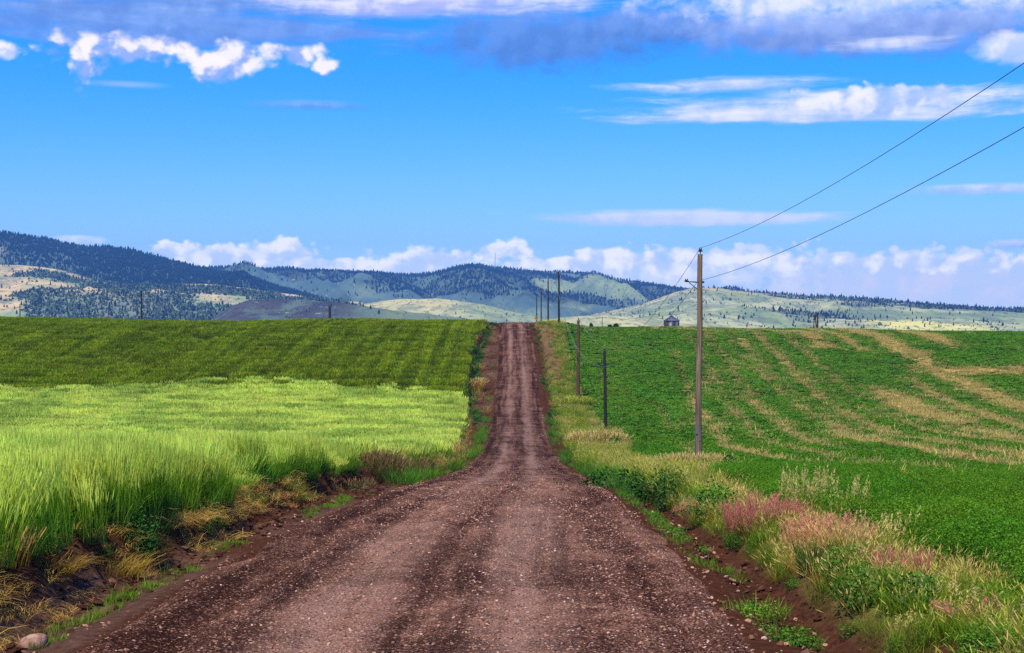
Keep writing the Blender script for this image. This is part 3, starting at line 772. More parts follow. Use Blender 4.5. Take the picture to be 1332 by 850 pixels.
plant('plumed_grass', 1150, 18.5, [('a', join([plumes(26, .3, (.4, .7), .005, .22, .02, q=(.009, .022)), blades(120, .3, (.2, .5), .008, .35, .4, 3)]), M_pale)], 'thin yellow green plumed grass between the pink mound and alfalfa', 'grass clump')
plant('green_tuft', 1062, 17.3, [('a', blades(170, .2, (.25, .5), .013, .45, .5, 3), M_dark)], 'upright dark green grass tuft in front of the pink mounds', 'grass clump')
plant('leafy_weed', 1128, 14.8, [('a', join([leaves(1500, .38, .42, .024), blades(90, .3, (.3, .5), .012, .4, .4, 3)]), M_weed)], 'broad bright green leafy weed nearest the camera on the right', 'weed')
plant('leafy_weed', 1190, 13.8, [('a', join([leaves(300, .3, .34, .04), blades(60, .2, (.3, .5), .012, .4, .4, 3)]), M_dark)], 'small dark green weed right of the broad bright weed', 'weed')
plant('leafy_weed', 1090, 16.2, [('a', join([leaves(800, .26, .30, .024, hollow=.1), blades(60, .25, (.15, .3), .01, .4, .4, 3)]), M_weed)], 'low green weed sprawling beside the dark ditch', 'weed')
plant('leafy_weed', 988, 14.9, [('a', join([leaves(330, .36, .12, .02, flat=1, hollow=.05), blades(170, .36, (.08, .2), .01, .6, .5, 2)]), M_lime)], 'flat sprawling weed on the gravel edge of the right shoulder', 'weed')
plant('leafy_weed', 1035, 13.4, [('a', join([leaves(700, .26, .2, .022, flat=1, hollow=.05), blades(80, .25, (.1, .25), .01, .6, .5, 2)]), M_weed)], 'low green weed at the bottom of the right shoulder', 'weed')
plant('roadside_bush', 930, 27, [('a', leaves(2200, .62, .62, .036), M_weed)], 'rounded bright green bush at the right road edge', 'bush')
plant('roadside_bush', 868, 34, [('a', leaves(2600, .62, 1.0, .042), M_dark)], 'tall dark green bush at the right road edge', 'bush')
plant('roadside_bush', 829, 38.5, [('a', leaves(1700, .36, .95, .042), M_dark)], 'narrow dark upright bush between two wider bushes', 'bush')
plant('roadside_bush', 797, 44, [('a', leaves(1100, .85, .62, .08), M_dark)], 'low wide dark bush farthest along the right road edge', 'bush')
plant('pole_grass', 905, 59.8, [('a', gr(1500, 1.5, (.3, .68), .014, .3, .4, (.7, .2), 2.2, ry=.9), M_pale)], 'wide pale grass clump around the foot of the nearest pole', 'grass clump')
plant('roadside_bush', 949, 58, [('a', leaves(700, .42, .85, .09), M_dark)], 'small dark bush at the right end of the pole grass', 'bush')
plant('roadside_bush', 918, 57, [('a', leaves(600, .5, .55, .08), M_dark)], 'small dark bush in the front of the pole grass', 'bush')
plant('grass_mound', 775, 118, [('a', gr(1300, 2.4, (.6, 1.2), .035, .4, .6, (.7, .3), 2.0, ry=1.6, dome=.3), M_pale)], 'straw topped grass mound before the short black pole', 'grass clump')
plant('roadside_bush', 800, 117, [('a', leaves(600, .75, .9, .16), M_dark)], 'dark bush at the right end of the straw topped mound', 'bush')
plant('grass_mound', 748, 172, [('a', gr(900, 2.2, (.5, 1.0), .05, .4, .6, (.6, .35), 1.6, ry=2, dome=.3), M_vgreen)], 'green grass mound at the foot of the brown pole', 'grass clump')
plant('rusty_tussock', 492, 56, [('a', gr(900, .9, (.7, 1.15), .014, .35, .45, (.8, .18), 2.0, dome=.35), M_red)], 'rounded rusty topped tussock on the left bank', 'grass clump')
plant('rusty_tussock', 545, 66, [('a', gr(800, 1.1, (.6, 1.0), .016, .35, .45, (.35, .16), 1.6, dome=.3), M_red)], 'dull green tussock behind the rusty topped tussock', 'grass clump')
plant('rusty_tussock', 466, 47, [('a', join([leaves(500, .6, .42, .06), gr(200, .5, (.3, .5), .012, .5, .5, (.6, .12), 2, dome=.3)]), M_red)], 'low brown weed on the bank before the rusty topped tussock', 'weed')
plant('dry_grass_clump', 14, 15.6, [('a', gr(90, .2, (.22, .42), .009, .3, .3, (.5, .13), 2), M_vyel)], 'yellow dry grass clump at the left edge above the stone', 'grass clump')
plant('dry_grass_clump', 76, 16.6, [('a', blades(190, .24, (.2, .45), .008, .9, 1.0, 3, (.3, -.1), droop=.5), M_vyel)], 'drooping straw clump hanging over the bank near the stone', 'grass clump')
plant('dry_grass_clump', 152, 18.6, [('a', blades(300, .34, (.25, .5), .008, .7, .8, 3, (.25, -.1), droop=.4), M_vyel)], 'large drooping straw clump in the middle of the left bank', 'grass clump')
plant('dry_grass_clump', 243, 22.8, [('a', blades(260, .3, (.25, .5), .008, .9, 1.0, 3, (.3, -.1), droop=.6), M_straw)], 'brown dry grass tuft hanging over the bank farther up', 'grass clump')
plant('leafy_weed', 183, 19.8, [('a', join([leaves(1100, .34, .62, .028), blades(50, .25, (.5, .8), .014, .3, .5, 3)]), M_dark)], 'dark bushy weed in front of the barley on the left bank', 'weed')
plant('dry_bush', 621, 188, [('a', gr(500, .8, (.8, 1.7), .06, .35, .4, (.5, .3), 1.5), M_vyel)], 'ochre dry bush against the dark left bank of the road cut', 'bush')

def stone_thing():
    m, t, out = new_mat('boulder_stone')
    n = t.noise(t.pos(), 9, 5, .6)
    principled(t, out, t.mix(t.ss(.35, .65, n), (.17, .08, .055), (.40, .25, .19)), .85, t.bump(t.noise(t.pos(), 40, 4), .4, .01), spec=.08)
    me = stone_mesh('fieldstone', m, 3, 4, .12, (.15, .105, .085))
    o = link(D.objects.new('fieldstone', me)); y = 13.1; x = px(42, y)
    o.location = (x, y, float(ground_z(np.array(x), np.array(y))) + .06); o.rotation_euler = (.05, -.12, .3)
    tag(o, 'smooth rounded brown stone on bare soil below the left bank', 'stone')
stone_thing()

# ------------------------------------------------------------------ poles, wires, sign, bin
def wood(name, a, b, sc_=1.):
    m, t, out = new_mat(name)
    tc = t.N.new('ShaderNodeTexCoord'); x, y, z = t.sep(X(t, tc.outputs['Object']))
    g = t.noise(t.comb(x * 22, y * 22, z * .8), 1., 5, .6, .4)
    p = t.noise(t.comb(x * 3, y * 3, z * .5), 1., 3)
    c = t.mix(t.ss(.3, .7, g * .7 + p * .3), a, b)
    ck = t.ss(.60, .64, t.noise(t.comb(x * 38, y * 38, z * .35 + 5.), 1., 3, .6))
    c = t.mix(ck * .8, c, tuple(k * .35 for k in a)); c = t.mix(t.ss(.62, .8, t.noise(t.comb(x * 2, y * 2, z * .9), 1., 4, .7)) * .5, c, tuple(k * .6 for k in a))
    principled(t, out, c, .85, t.bump(g, .5, .01), spec=.2)
    return m
M_wood = wood('weathered_pole_wood', (.075, .045, .03), (.30, .20, .13))
M_redw = wood('reddish_pole_wood', (.06, .025, .016), (.16, .075, .045))
M_black = wood('creosote_pole_wood', (.012, .010, .010), (.045, .036, .032))
M_steel, t_, o_ = new_mat('galvanised_steel'); principled(t_, o_, t_.mix(t_.noise(None, 4, 3), (.16, .165, .18), (.3, .3, .32)), .5, metallic=.7)
M_iron, t_, o_ = new_mat('dark_iron'); principled(t_, o_, t_.mix(t_.noise(None, 9, 3), (.02, .018, .018), (.055, .05, .05)), .6, metallic=.4)
M_glass, t_, o_ = new_mat('brown_porcelain'); principled(t_, o_, t_.mix(t_.noise(None, 9, 2), (.03, .015, .012), (.06, .03, .02)), .25, spec=.6)
M_wire, t_, o_ = new_mat('wire_aluminium'); principled(t_, o_, t_.mix(t_.noise(None, 2, 2), (.10, .115, .09), (.16, .175, .13)), .5)
M_wire2, t_, o_ = new_mat('bright_wire'); principled(t_, o_, t_.mix(t_.noise(None, 2, 2), (.45, .45, .42), (.6, .6, .56)), .4, metallic=.3)

def gz(x, y): return float(ground_z(np.array(float(x)), np.array(float(y))))
def utility_pole(u, d, top_py, mat, label, group='utility poles beside the road', bracket=None, r=(.15, .11), lean=0., pin=True, marks=False):
    """u: photo column of the foot, d: distance, top_py: photo row of the top."""
    x = px(u, d); z0 = gz(x, d); h = ZC + (HY - top_py) / F * d - z0
    o = empty('utility_pole', (x, d, z0))
    m = MB(); n = 9
    m.path([(lean * k / n + .02 * math.sin(k * 1.3), .02 * math.cos(k), -.4 + (h + .4) * k / n) for k in range(n + 1)], [r[0] + (r[1] - r[0]) * k / n for k in range(n + 1)], 14)
    m.build('shaft', mat, o)
    if pin:
        p = MB(); p.tube((lean, 0, h - .05), (lean, 0, h + .17), .018, .018, 8); p.build('pin', M_iron, o)
        i = MB(); i.lathe([(.03, .1), (.10, .12), (.105, .16), (.055, .19), (.075, .22), (.06, .27), (.02, .3)], 14, (lean, 0, h)); i.build('insulator', M_glass, o)
    if bracket:
        side, drop = bracket; zb = h - drop; L = .62
        b = MB(); b.tube((lean + side * r[1], 0, zb), (lean + side * L, 0, zb + .02), .028, .022, 8); b.build('bracket_arm', M_iron, o)
        b = MB(); b.tube((lean + side * .12, 0, zb - .33), (lean + side * (L - .12), 0, zb - .02), .018, .018, 8); b.build('brace', M_iron, o)
        b = MB(); b.lathe([(.02, -.02), (.10, 0), (.105, .04), (.05, .07), (.07, .1), (.05, .14)], 12, (lean + side * L, 0, zb + .02)); b.build('insulator', M_glass, o)
        b = MB(); b.box((lean + .13, 0, zb), (.09, .09, .09)); b.build('bolt_plate', M_iron, o)
    if marks:
        b = MB(); b.tube((-.155, -.03, .2), (lean - .125, -.03, 5.2), .02, .018, 8); b.build('ground_wire_moulding', M_steel, o)
        b = MB(); b.box((-.06, -.15, 1.75), (.1, .02, .28)); b.build('pole_tag', M_steel, o)
        b = MB(); b.box((.04, -.148, 1.35), (.07, .02, .1)); b.build('pole_tag', M_steel, o)
    tag(o, label, 'utility pole', group)
    return (x + lean, d, z0 + h)
T = []
T.append(utility_pole(908, 62, 331, M_wood, 'tallest brown wooden pole standing in pale grass right of the road', bracket=(-1, 1.25), r=(.15, .112), lean=.1, marks=True))
T.append(utility_pole(788, 139, 457, M_black, 'short black pole at the edge of the alfalfa', bracket=(-1, 1.6), r=(.18, .14), lean=-.12))
T.append(utility_pole(752, 178, 417, M_redw, 'reddish brown pole on the verge near the valley bottom', bracket=(-1, 3.0), r=(.24, .16), lean=.05))
T.append(utility_pole(727, 247, 354, M_black, 'pole standing on the crest, tallest of the row beyond the valley', bracket=(-1, 1.4), r=(.2, .15)))
T.append(utility_pole(713, 320, 365, M_black, 'second pole of the row sinking behind the crest', r=(.19, .14)))
T.append(utility_pole(704, 400, 375, M_black, 'third pole of the row sinking behind the crest', r=(.19, .14)))
T.append(utility_pole(698, 470, 383, M_black, 'farthest pole, directly above the diamond road sign', r=(.19, .14)))
grp = 'lone poles on the skyline beyond the fields'
utility_pole(184, 400, 378, M_black, 'single pole above the wheat crest on the left skyline', grp, r=(.26, .2))
utility_pole(26, 700, 396, M_black, 'small pole at the far left end of the skyline', grp, r=(.3, .22))
utility_pole(429, 560, 398, M_black, 'stout dark pole before the shadowed hill', grp, r=(.55, .5), pin=False)
utility_pole(783.5, 620, 412, M_steel, 'thin faint pole between the skyline shrubs', grp, r=(.2, .15), pin=False)
utility_pole(1063.5, 400, 407, M_black, 'dark pole beside the braced frame on the right skyline', grp, r=(.27, .22))

def a_frame():
    d = 400; x = px(1060, d); z0 = gz(x, d); top = ZC + (HY - 409) / F * d - z0
    o = empty('braced_frame', (x, d, z0))
    for sx in (-1, 1):
        b = MB(); b.tube((sx * .42, 0, -.3), (sx * .12, 0, top), .16, .13, 8); b.build('leg', M_black, o)
    b = MB(); b.box((0, 0, top * .55), (.55, .1, .12)); b.build('crossbar', M_wood, o)
    b = MB(); b.lathe([(.22, -.6), (.34, -.4), (.34, .4), (.18, .6)], 12, (0, -.2, top - .55)); b.build('transformer', M_iron, o)
    tag(o, 'braced two legged frame with dark canister on the right skyline', 'pole frame')
a_frame()

def sagline(a, b, sag, n=26):
    a = np.array(a); b = np.array(b); t = np.linspace(0, 1, n)[:, None]
    p = a + (b - a) * t; p[:, 2] -= (4 * sag * t * (1 - t))[:, 0]
    return p
def wire(spans, label, mat, r=.0095):
    pts = np.concatenate([sagline(a, b, s)[(0 if i == 0 else 1):] for i, (a, b, s) in enumerate(spans)])
    dd = pts[:, 1]; rad = [max(r, .00015 * y) for y in np.abs(dd)]
    m = MB(); m.path(list(pts), rad, 6); o = m.build('power_wire', mat)
    tag(o, label, 'wire', 'wires strung along the roadside poles')
up = [(p[0], p[1], p[2] + .28) for p in T]
low = [(T[0][0] - .12, T[0][1] - .13, T[0][2] - 1.2), (T[1][0] - .6, T[1][1], T[1][2] - 1.52), (T[2][0] - .6, T[2][1], T[2][2] - 2.9), (T[3][0] - .6, T[3][1], T[3][2] - 1.3)]
wire([((9.4, -8, ZC + 7.9), up[0], 1.25), (up[0], up[1], 1.3), (up[1], up[2], .5), (up[2], up[3], 1.1), (up[3], up[4], 1.)],
     'upper thin wire running from the pole tops', M_wire)
wire([((9.4, -8, ZC + 6.85), low[0], 1.15), (low[0], low[1], 1.2), (low[1], low[2], .5), (low[2], low[3], 1.0)],
     'lower thin wire hung below the pole tops', M_wire)

def road_sign():
    d = 292; x = px(697.5, d); z0 = gz(x, d); zc = ZC + (HY - 414.4) / F * d
    o = empty('warning_sign', (x, d, z0))
    b = MB(); b.box((0, .03, (zc - z0) / 2 - .1), (.11, .06, zc - z0 + .7)); b.build('post', M_steel, o, False)
    my, t, ou = new_mat('sign_yellow'); principled(t, ou, t.mix(t.noise(None, 6, 3), (.42, .17, .02), (.55, .26, .03)), .5)
    mb, t, ou = new_mat('sign_black'); principled(t, ou, t.mix(t.noise(None, 6, 3), (.01, .01, .01), (.03, .025, .02)), .5)
    def dia(nm, q, y, th, mat):
        m = MB(); h = zc - z0
        V = [(sx * q, y + dy, h + sz * q) for dy in (0, th) for sx, sz in ((1, 0), (0, 1), (-1, 0), (0, -1))]
        m.add(V, [(0, 1, 2, 3), (7, 6, 5, 4), (0, 4, 5, 1), (1, 5, 6, 2), (2, 6, 7, 3), (3, 7, 4, 0)]); return m.build(nm, mat, o, False)
    dia('border', .46, -.015, .012, mb); dia('face', .41, -.022, .006, my)
    m = MB(); h = zc - z0; m.box((.02, -.027, h + .02), (.16, .006, .34)); m.box((-.09, -.027, h + .1), (.14, .006, .1)); m.build('symbol', mb, o, False)
    tag(o, 'yellow diamond warning sign on a post at the crest', 'road sign')
road_sign()

def bin_material(name, a, b, rust):
    m, t, out = new_mat(name)
    tc = t.N.new('ShaderNodeTexCoord'); x, y, z = t.sep(X(t, tc.outputs['Object']))
    n = t.noise(t.comb(x * .8, y * .8, z * 1.2), 1., 4, .6); st = t.noise(t.comb(x * 6, y * 6, z * .4), 1., 3)
    c = t.mix(t.ss(.35, .65, n), a, b); c = t.mix(t.ss(.6, .72, st) * .6, c, rust)
    principled(t, out, c, .45, metallic=.5)
    return m
def grain_bin():
    d = 318; x = px(873.5, d); z0 = gz(x, d) - .05; R = 1.78; H = 1.42
    o = empty('grain_bin', (x, d, z0), .4)
    mw = bin_material('weathered_bin_steel', (.05, .055, .07), (.15, .16, .19), (.04, .035, .04))
    mr = bin_material('bin_roof_steel', (.10, .11, .16), (.19, .205, .27), (.05, .055, .08))
    prof_ = []
    for k in range(29):                           # corrugated wall
        z = H * k / 28; prof_.append((R + .025 * math.sin(k * 1.57), z))
    m = MB(); m.lathe(prof_, 40); m.build('wall', mw, o)
    m = MB(); m.lathe([(R + .16, H - .05), (R + .16, H), (R * .98, H + .08), (.42, H + .86), (.40, H + .88)], 28); rf = m.build('roof', mr, o)
    m = MB()
    for k in range(28):
        a = 2 * math.pi * k / 28; c, s = math.cos(a), math.sin(a)
        m.tube(((R + .12) * c, (R + .12) * s, H + .05), (.42 * c, .42 * s, H + .9), .022, .018, 5)
    m.build('roof_rib', mr, rf)
    m = MB(); m.lathe([(.42, H + .84), (.46, H + .86), (.46, H + .99), (.2, H + 1.06), (.02, H + 1.07)], 20); m.build('roof_cap', M_iron, rf)
    m = MB(); m.box((.35, -R - .01, .62), (.62, .10, 1.08)); dr = m.build('door', bin_material('bin_door_steel', (.16, .17, .21), (.26, .27, .32), (.08, .06, .05)), o, False)
    m = MB(); m.box((.58, -R - .09, .65), (.05, .06, .2)); m.build('handle', M_iron, dr, False)
    m = MB()
    for k in range(9): m.box((-.75, -R * .92 - .08, .1 + .15 * k), (.34, .03, .03))
    for sx in (-.17, .17): m.tube((-.75 + sx, -R * .92 - .08, 0), (-.75 + sx, -R * .92 - .08, H + .1), .02, .02, 6)
    m.build('ladder', M_steel, o)
    tag(o, 'round blue grey steel grain bin with conical roof on the crest', 'grain bin')
grain_bin()

M_shrub = leaf_mat('skyline_shrub_leaf', (.006, .018, .006), (.015, .035, .010), None, .15, .3)
plant('skyline_shrub', 769, 330, [('a', leaves(420, .42, .95, .17, z0=.1), M_shrub)], 'small dark shrub on the skyline left of the faint pole', 'shrub', dz=.15)
plant('skyline_shrub', 801.5, 330, [('a', leaves(800, .72, .85, .2), M_shrub)], 'large domed dark shrub on the skyline', 'shrub', dz=.15)
plant('skyline_shrub', 793, 330, [('a', leaves(500, .5, .6, .18), M_shrub)], 'smaller dark shrub touching the large domed shrub', 'shrub', dz=.15)
plant('skyline_shrub', 738, 262, [('a', leaves(500, .6, .5, .16), M_shrub)], 'low dark shrub on the crest beside the tall pole', 'shrub')
plant('skyline_shrub', 641, 252, [('a', leaves(900, 1.0, .9, .16), M_shrub)], 'dark shrub at the top of the left road bank', 'shrub')

# ------------------------------------------------------------------ hills
def hill_material():
    m, t, out = new_mat('hill_cover')
    P = t.pos(); c = t.attr('col')
    n = t.noise(P, .02, 5, .7); n2 = t.noise(P, .11, 4, .7)
    c = t.hsv(c, .5, 1., .55 + n * .65 + n2 * .4)
    hx, hy, hz_ = t.sep(P)
    ma = t.noise(t.comb(hx * .012, hy * .004, 1.), 1., 5, .65); mb_ = t.noise(t.comb(hx * .05, hy * .014, 2.), 1., 5, .7)
    c = t.mix(t.ss(.46, .60, ma) * .62, c, (.13, .19, .12))
    c = t.mix(t.ss(.54, .60, mb_) * .7, c, (.07, .10, .06))
    c = t.mix(t.ss(.62, .66, mb_) * .5, c, (.55, .46, .26))
    principled(t, out, c, .95, t.bump(t.noise(P, .03, 5, .65), .5, 10.), spec=.05)
    return m
M_hill = hill_material()
HILLS = {}
ZF = ZC - 36
def hill(name, ridge, yr, yf, gully, colf, seed, power=1.0, back=.30, nr=90, du=3.):
    r = np.array(ridge, float)
    us = np.arange(r[0, 0], r[-1, 0] + .1, du)
    py = np.interp(us, r[:, 0], r[:, 1]); k = np.hanning(9)[1:-1]; k /= k.sum()
    py = np.convolve(np.pad(py, 3, mode='edge'), k, mode='valid')
    uu = (us - 666) / F
    yrv = yr + (fbm(us / 90., us * 0, seed + 5, 2) - .5) * .10 * yr
    zr = ZC + (HY - py) / F * yrv
    def zf(u, y):
        yv = np.interp(u, uu, yrv); zz = np.interp(u, uu, zr)
        t = (y - yf) / (yv - yf); x = u * y
        tc = np.clip(t, 0, 1)
        S = (1 - (1 - tc) ** 1.5) * .45 + tc ** 1.25 * .55
        S = S ** power
        z = ZF + (zz - ZF) * S
        g = fbm(x / 210 + .4 * fbm(x / 500, y / 500, seed, 2), y / 620, seed + 1, 4) - .5
        g2 = np.abs(fbm(x / 330 + y / 900, y / 900, seed + 2, 4) - .5) * 2 - .3
        w = np.sin(np.pi * np.clip(t, 0, 1)) ** .8 * (1 - .85 * sstep(.55, .95, t))
        z = z + w * gully * 1.25 * (g * 1.1 - g2 * .8) * np.clip((zz - ZF) / 100, .3, 1.6)
        z = z + (fbm(x / 60, y / 60, seed + 3, 3) - .5) * 5 * np.clip(t, 0, 1)
        z = np.where(t > 1, z - back * (y - yv) * (.6 + .4 * fbm(x / 300, y / 300, seed + 4, 2)), z)
        return np.maximum(z, ZF - 2 + 0 * z), t
    tv = np.concatenate([np.linspace(0, 1, nr), 1 + np.linspace(.05, 1.1, 16)])
    U, TT = np.meshgrid(uu, tv, indexing='xy')
    yv = np.interp(U, uu, yrv); Y = yf + TT * (yv - yf)
    Z, t = zf(U, Y); Xh = U * Y
    c = colf(U * F + 666, t, Xh, Y)
    V = np.stack([Xh, Y, Z], -1).reshape(-1, 3)
    me = mesh_np(name, V, grid_faces(*Z.shape), [M_hill], np.concatenate([c.reshape(-1, 3), np.ones((c[..., 0].size, 1))], 1), smooth=True)
    o = tag(link(D.objects.new(name, me)), kind='structure')
    HILLS[name] = (zf, uu, yrv, yf)
    return o
def mixc(a, b, m): return np.asarray(a) * (1 - m[..., None]) + np.asarray(b) * m[..., None]
TAN = np.array([.58, .43, .20]); SAGE = np.array([.27, .33, .14]); PALE = np.array([.41, .41, .20]); GOLD = np.array([.54, .45, .17]); DK = np.array([.055, .075, .045]); CLOUD_SHADE = np.array([.026, .020, .024])

def forestA(u, t, x, y): return sstep(.33, .46, fbm(x / 260, y / 420, 201, 4) + .20 * sstep(90, 160, u) - .12 * sstep(110, 20, u) * sstep(.5, .75, t) )
def colA(u, t, x, y): return mixc(mixc([.20, .17, .14], SAGE * .6, fbm(x / 200, y / 200, 202, 3)), DK, forestA(u, t, x, y))
def forestC(u, t, x, y): return np.clip(sstep(.40, .54, fbm(x / 300 + y / 700, y / 420, 211, 4) + .10 * sstep(.6, .9, t) + .06 * sstep(420, 300, u) - .12 * np.exp(-((u - 700) / 60) ** 2) * sstep(.9, .5, t)), 0, 1)
def colC(u, t, x, y): return mixc(mixc(np.array([.07, .12, .10]), SAGE * .9, sstep(.44, .68, fbm(x / 260, y / 500, 212, 4) + .10 * np.exp(-((u - 740) / 70) ** 2) - .2 * sstep(610, 540, u))), DK * .8, forestC(u, t, x, y))
def forestD(u, t, x, y): return np.clip(sstep(.40, .54, fbm(x / 190, y / 300, 221, 4) + .1 * sstep(30, 90, u) * sstep(310, 200, u) - .13 * sstep(.86, .98, t) - .2 * sstep(50, 0, u)), 0, 1)
def colD(u, t, x, y): return mixc(mixc(SAGE, TAN, sstep(.4, .6, fbm(x / 160, y / 160, 222, 3) + .3 * sstep(.8, 1, t) + .3 * sstep(60, 10, u))), np.array([.13, .17, .11]), forestD(u, t, x, y) * .8)
def forestE(u, t, x, y): return sstep(.60, .7, fbm(x / 100, y / 150, 231, 3) + .1 * sstep(.85, 1, t))
def colE(u, t, x, y): return mixc(mixc(CLOUD_SHADE, [.085, .07, .065], fbm(x / 60, y / 120, 232, 4)), SAGE * .6, sstep(430, 520, u))  # cloud shadow over this hill painted into its dark purple cover
def forestF(u, t, x, y): return sstep(.66, .76, fbm(x / 120, y / 180, 241, 3))
def colF(u, t, x, y): return mixc(mixc(GOLD, PALE, fbm(x / 150, y / 150, 242, 3)), SAGE, sstep(560, 640, u) * .8)
def forestG(u, t, x, y): return np.clip(sstep(.45, .58, fbm(x / 260, y / 200, 251, 4) + .24 * sstep(1040, 1180, u) * sstep(.62, .8, t) * sstep(1.02, .9, t) - .30 * sstep(1060, 940, u) + .16 * sstep(.92, .99, t) - .1), 0, 1) * (1 - sstep(1105, 1120, u) * sstep(1330, 1280, u) * sstep(.42, .36, t))
def colG(u, t, x, y):
    c = mixc(mixc(PALE, SAGE * .85, sstep(.4, .6, fbm(x / 120 + y / 300, y / 260, 252, 4))), GOLD, sstep(.72, .95, t) * sstep(1150, 1000, u) * .6)
    c = mixc(c, [.62, .56, .16], sstep(1110, 1130, u) * sstep(1320, 1260, u) * sstep(.38, .33, t + (u - 1120) * .0007))
    return mixc(c, DK * 1.1, forestG(u, t, x, y) * .9)
def colI(u, t, x, y): return mixc(PALE * 1.05, GOLD, fbm(x / 90, y / 90, 262, 3) * .7)

hill('far_ridge', [(-900, 352), (-400, 340), (150, 350), (240, 351), (270, 348.5), (310, 346.5), (345, 350), (372, 348.5), (400, 352), (480, 354), (530, 358), (560, 356), (582, 351), (600, 346), (615, 344.5), (640, 348),
                   (690, 352), (735, 354), (772, 357), (820, 366), (860, 372), (885, 376), (1000, 386), (1300, 404), (1800, 400), (2300, 395)], 6600, 4300, 75, colC, 300, .95, nr=110)
hill('forested_mountain', [(-1000, 320), (-300, 290), (-120, 296), (0, 303), (30, 307), (60, 311), (90, 318), (112, 322), (140, 322), (165, 325), (195, 332), (225, 341), (265, 350), (300, 356), (330, 362), (360, 373), (400, 384), (470, 402), (560, 425)], 5100, 3900, 60, colA, 310, .9)
hill('right_ridge', [(690, 425), (720, 418), (760, 411), (800, 404), (830, 397), (850, 390), (878, 380), (905, 374.5), (935, 375), (960, 378), (1000, 381), (1050, 385), (1090, 386), (1130, 389), (1180, 393), (1240, 398), (1290, 401), (1340, 403), (1600, 405), (2000, 395), (2500, 400)], 4300, 2500, 42, colG, 320, 1.0)
hill('wooded_foothill', [(-900, 335), (-200, 338), (0, 344), (30, 345), (55, 347), (80, 351), (110, 360), (140, 367), (172, 371), (215, 371), (262, 369), (300, 372), (340, 378), (400, 386), (470, 394), (520, 402), (600, 425)], 3800, 2500, 34, colD, 330)
hill('golden_hill', [(400, 425), (440, 405), (470, 396), (495, 391.5), (520, 389), (560, 388), (600, 391), (640, 399), (680, 409), (720, 418), (760, 428)], 3500, 2500, 22, colF, 340)
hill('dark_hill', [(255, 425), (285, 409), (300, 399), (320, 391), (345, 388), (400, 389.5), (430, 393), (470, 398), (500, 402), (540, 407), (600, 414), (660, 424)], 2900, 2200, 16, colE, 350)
hill('pale_rise', [(660, 424), (700, 419), (730, 414), (760, 411.5), (790, 411), (830, 413), (870, 416), (920, 421), (1000, 430)], 2500, 2000, 6, colI, 360, nr=40)

# woods on the hills
def conifer(name, mat, seed, H=1., R=.2, tiers=6, n=8):
    r = np.random.default_rng(seed); V = []; T_ = []; C = []
    def ring(z, rad, jag):
        i = len(V)
        for k in range(n):
            a = 2 * math.pi * (k + r.uniform(-.2, .2)) / n; q = rad * r.uniform(1 - jag, 1 + jag)
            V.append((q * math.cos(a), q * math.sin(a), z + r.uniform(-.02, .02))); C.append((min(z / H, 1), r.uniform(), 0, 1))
        return i
    a = ring(0, .03, 0); b = ring(.2, .025, 0)
    for k in range(n): T_ += [(a + k, a + (k + 1) % n, b + k), (a + (k + 1) % n, b + (k + 1) % n, b + k)]
    for q in range(tiers):
        z = .12 + .80 * q / tiers; rad = R * (1 - q / tiers) ** .8 + .02
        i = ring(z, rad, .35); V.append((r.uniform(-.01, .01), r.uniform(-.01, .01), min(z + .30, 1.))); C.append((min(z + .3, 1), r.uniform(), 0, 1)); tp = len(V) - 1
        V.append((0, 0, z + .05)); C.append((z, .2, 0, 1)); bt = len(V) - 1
        for k in range(n): T_ += [(i + k, i + (k + 1) % n, tp), (i + (k + 1) % n, i + k, bt)]
    return mesh_np(name, np.array(V), None, [mat], np.array(C), T=np.array(T_))
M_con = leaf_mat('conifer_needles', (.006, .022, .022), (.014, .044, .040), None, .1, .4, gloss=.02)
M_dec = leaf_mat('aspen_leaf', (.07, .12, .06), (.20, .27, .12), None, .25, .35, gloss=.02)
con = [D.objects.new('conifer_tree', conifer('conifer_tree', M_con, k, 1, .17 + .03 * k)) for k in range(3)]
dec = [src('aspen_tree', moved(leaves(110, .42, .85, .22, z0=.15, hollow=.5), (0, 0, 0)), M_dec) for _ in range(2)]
TP = []
def woods(name, fmask, n, hrange, tmin, pdec, u0=None, u1=None, base=.0):
    zf, uu, yrv, yf = HILLS[name]
    u = rng.uniform(u0 if u0 is not None else -300, u1 if u1 is not None else 1650, n); u = u[(u - 666) / F > uu[0]]; u = u[(u - 666) / F < uu[-1]]
    n = len(u); t = tmin + (1.03 - tmin) * rng.uniform(0, 1, n)
    uk = (u - 666) / F; yv = np.interp(uk, uu, yrv); y = yf + t * (yv - yf); x = uk * y
    m = fmask(u, t, x, y)
    keep = rng.uniform(0, 1, n) < m * .95 + base
    uk, y, x, m = uk[keep], y[keep], x[keep], m[keep]
    z, _ = zf(uk, y)
    n = len(x); h = rng.uniform(*hrange, n) * np.where(rng.uniform(0, 1, n) < .12, 1.35, 1)
    dcd = rng.uniform(0, 1, n) < pdec
    h = np.where(dcd, h * .6, h)
    idx = np.where(dcd, 3 + rng.integers(0, 2, n), rng.integers(0, 3, n))
    TP.append((np.stack([x, y, z - .5], -1), np.stack([0 * x, 0 * x, rng.uniform(0, 6, n)], -1), np.stack([h * rng.uniform(.9, 1.3, n)] * 2 + [h], -1), idx))
woods('far_ridge', forestC, 56000, (8, 14), .25, .02, base=.03)
woods('forested_mountain', forestA, 30000, (8, 14), .1, .02, -300, 500, base=.01)
woods('wooded_foothill', forestD, 30000, (5, 10), .05, .66, -300, 600, base=.03)
woods('dark_hill', forestE, 5000, (2, 5), .1, .2, base=.012)
woods('golden_hill', forestF, 2500, (4, 8), .1, .3, base=.02)
woods('right_ridge', forestG, 24000, (5, 10), .1, .25, base=.04)
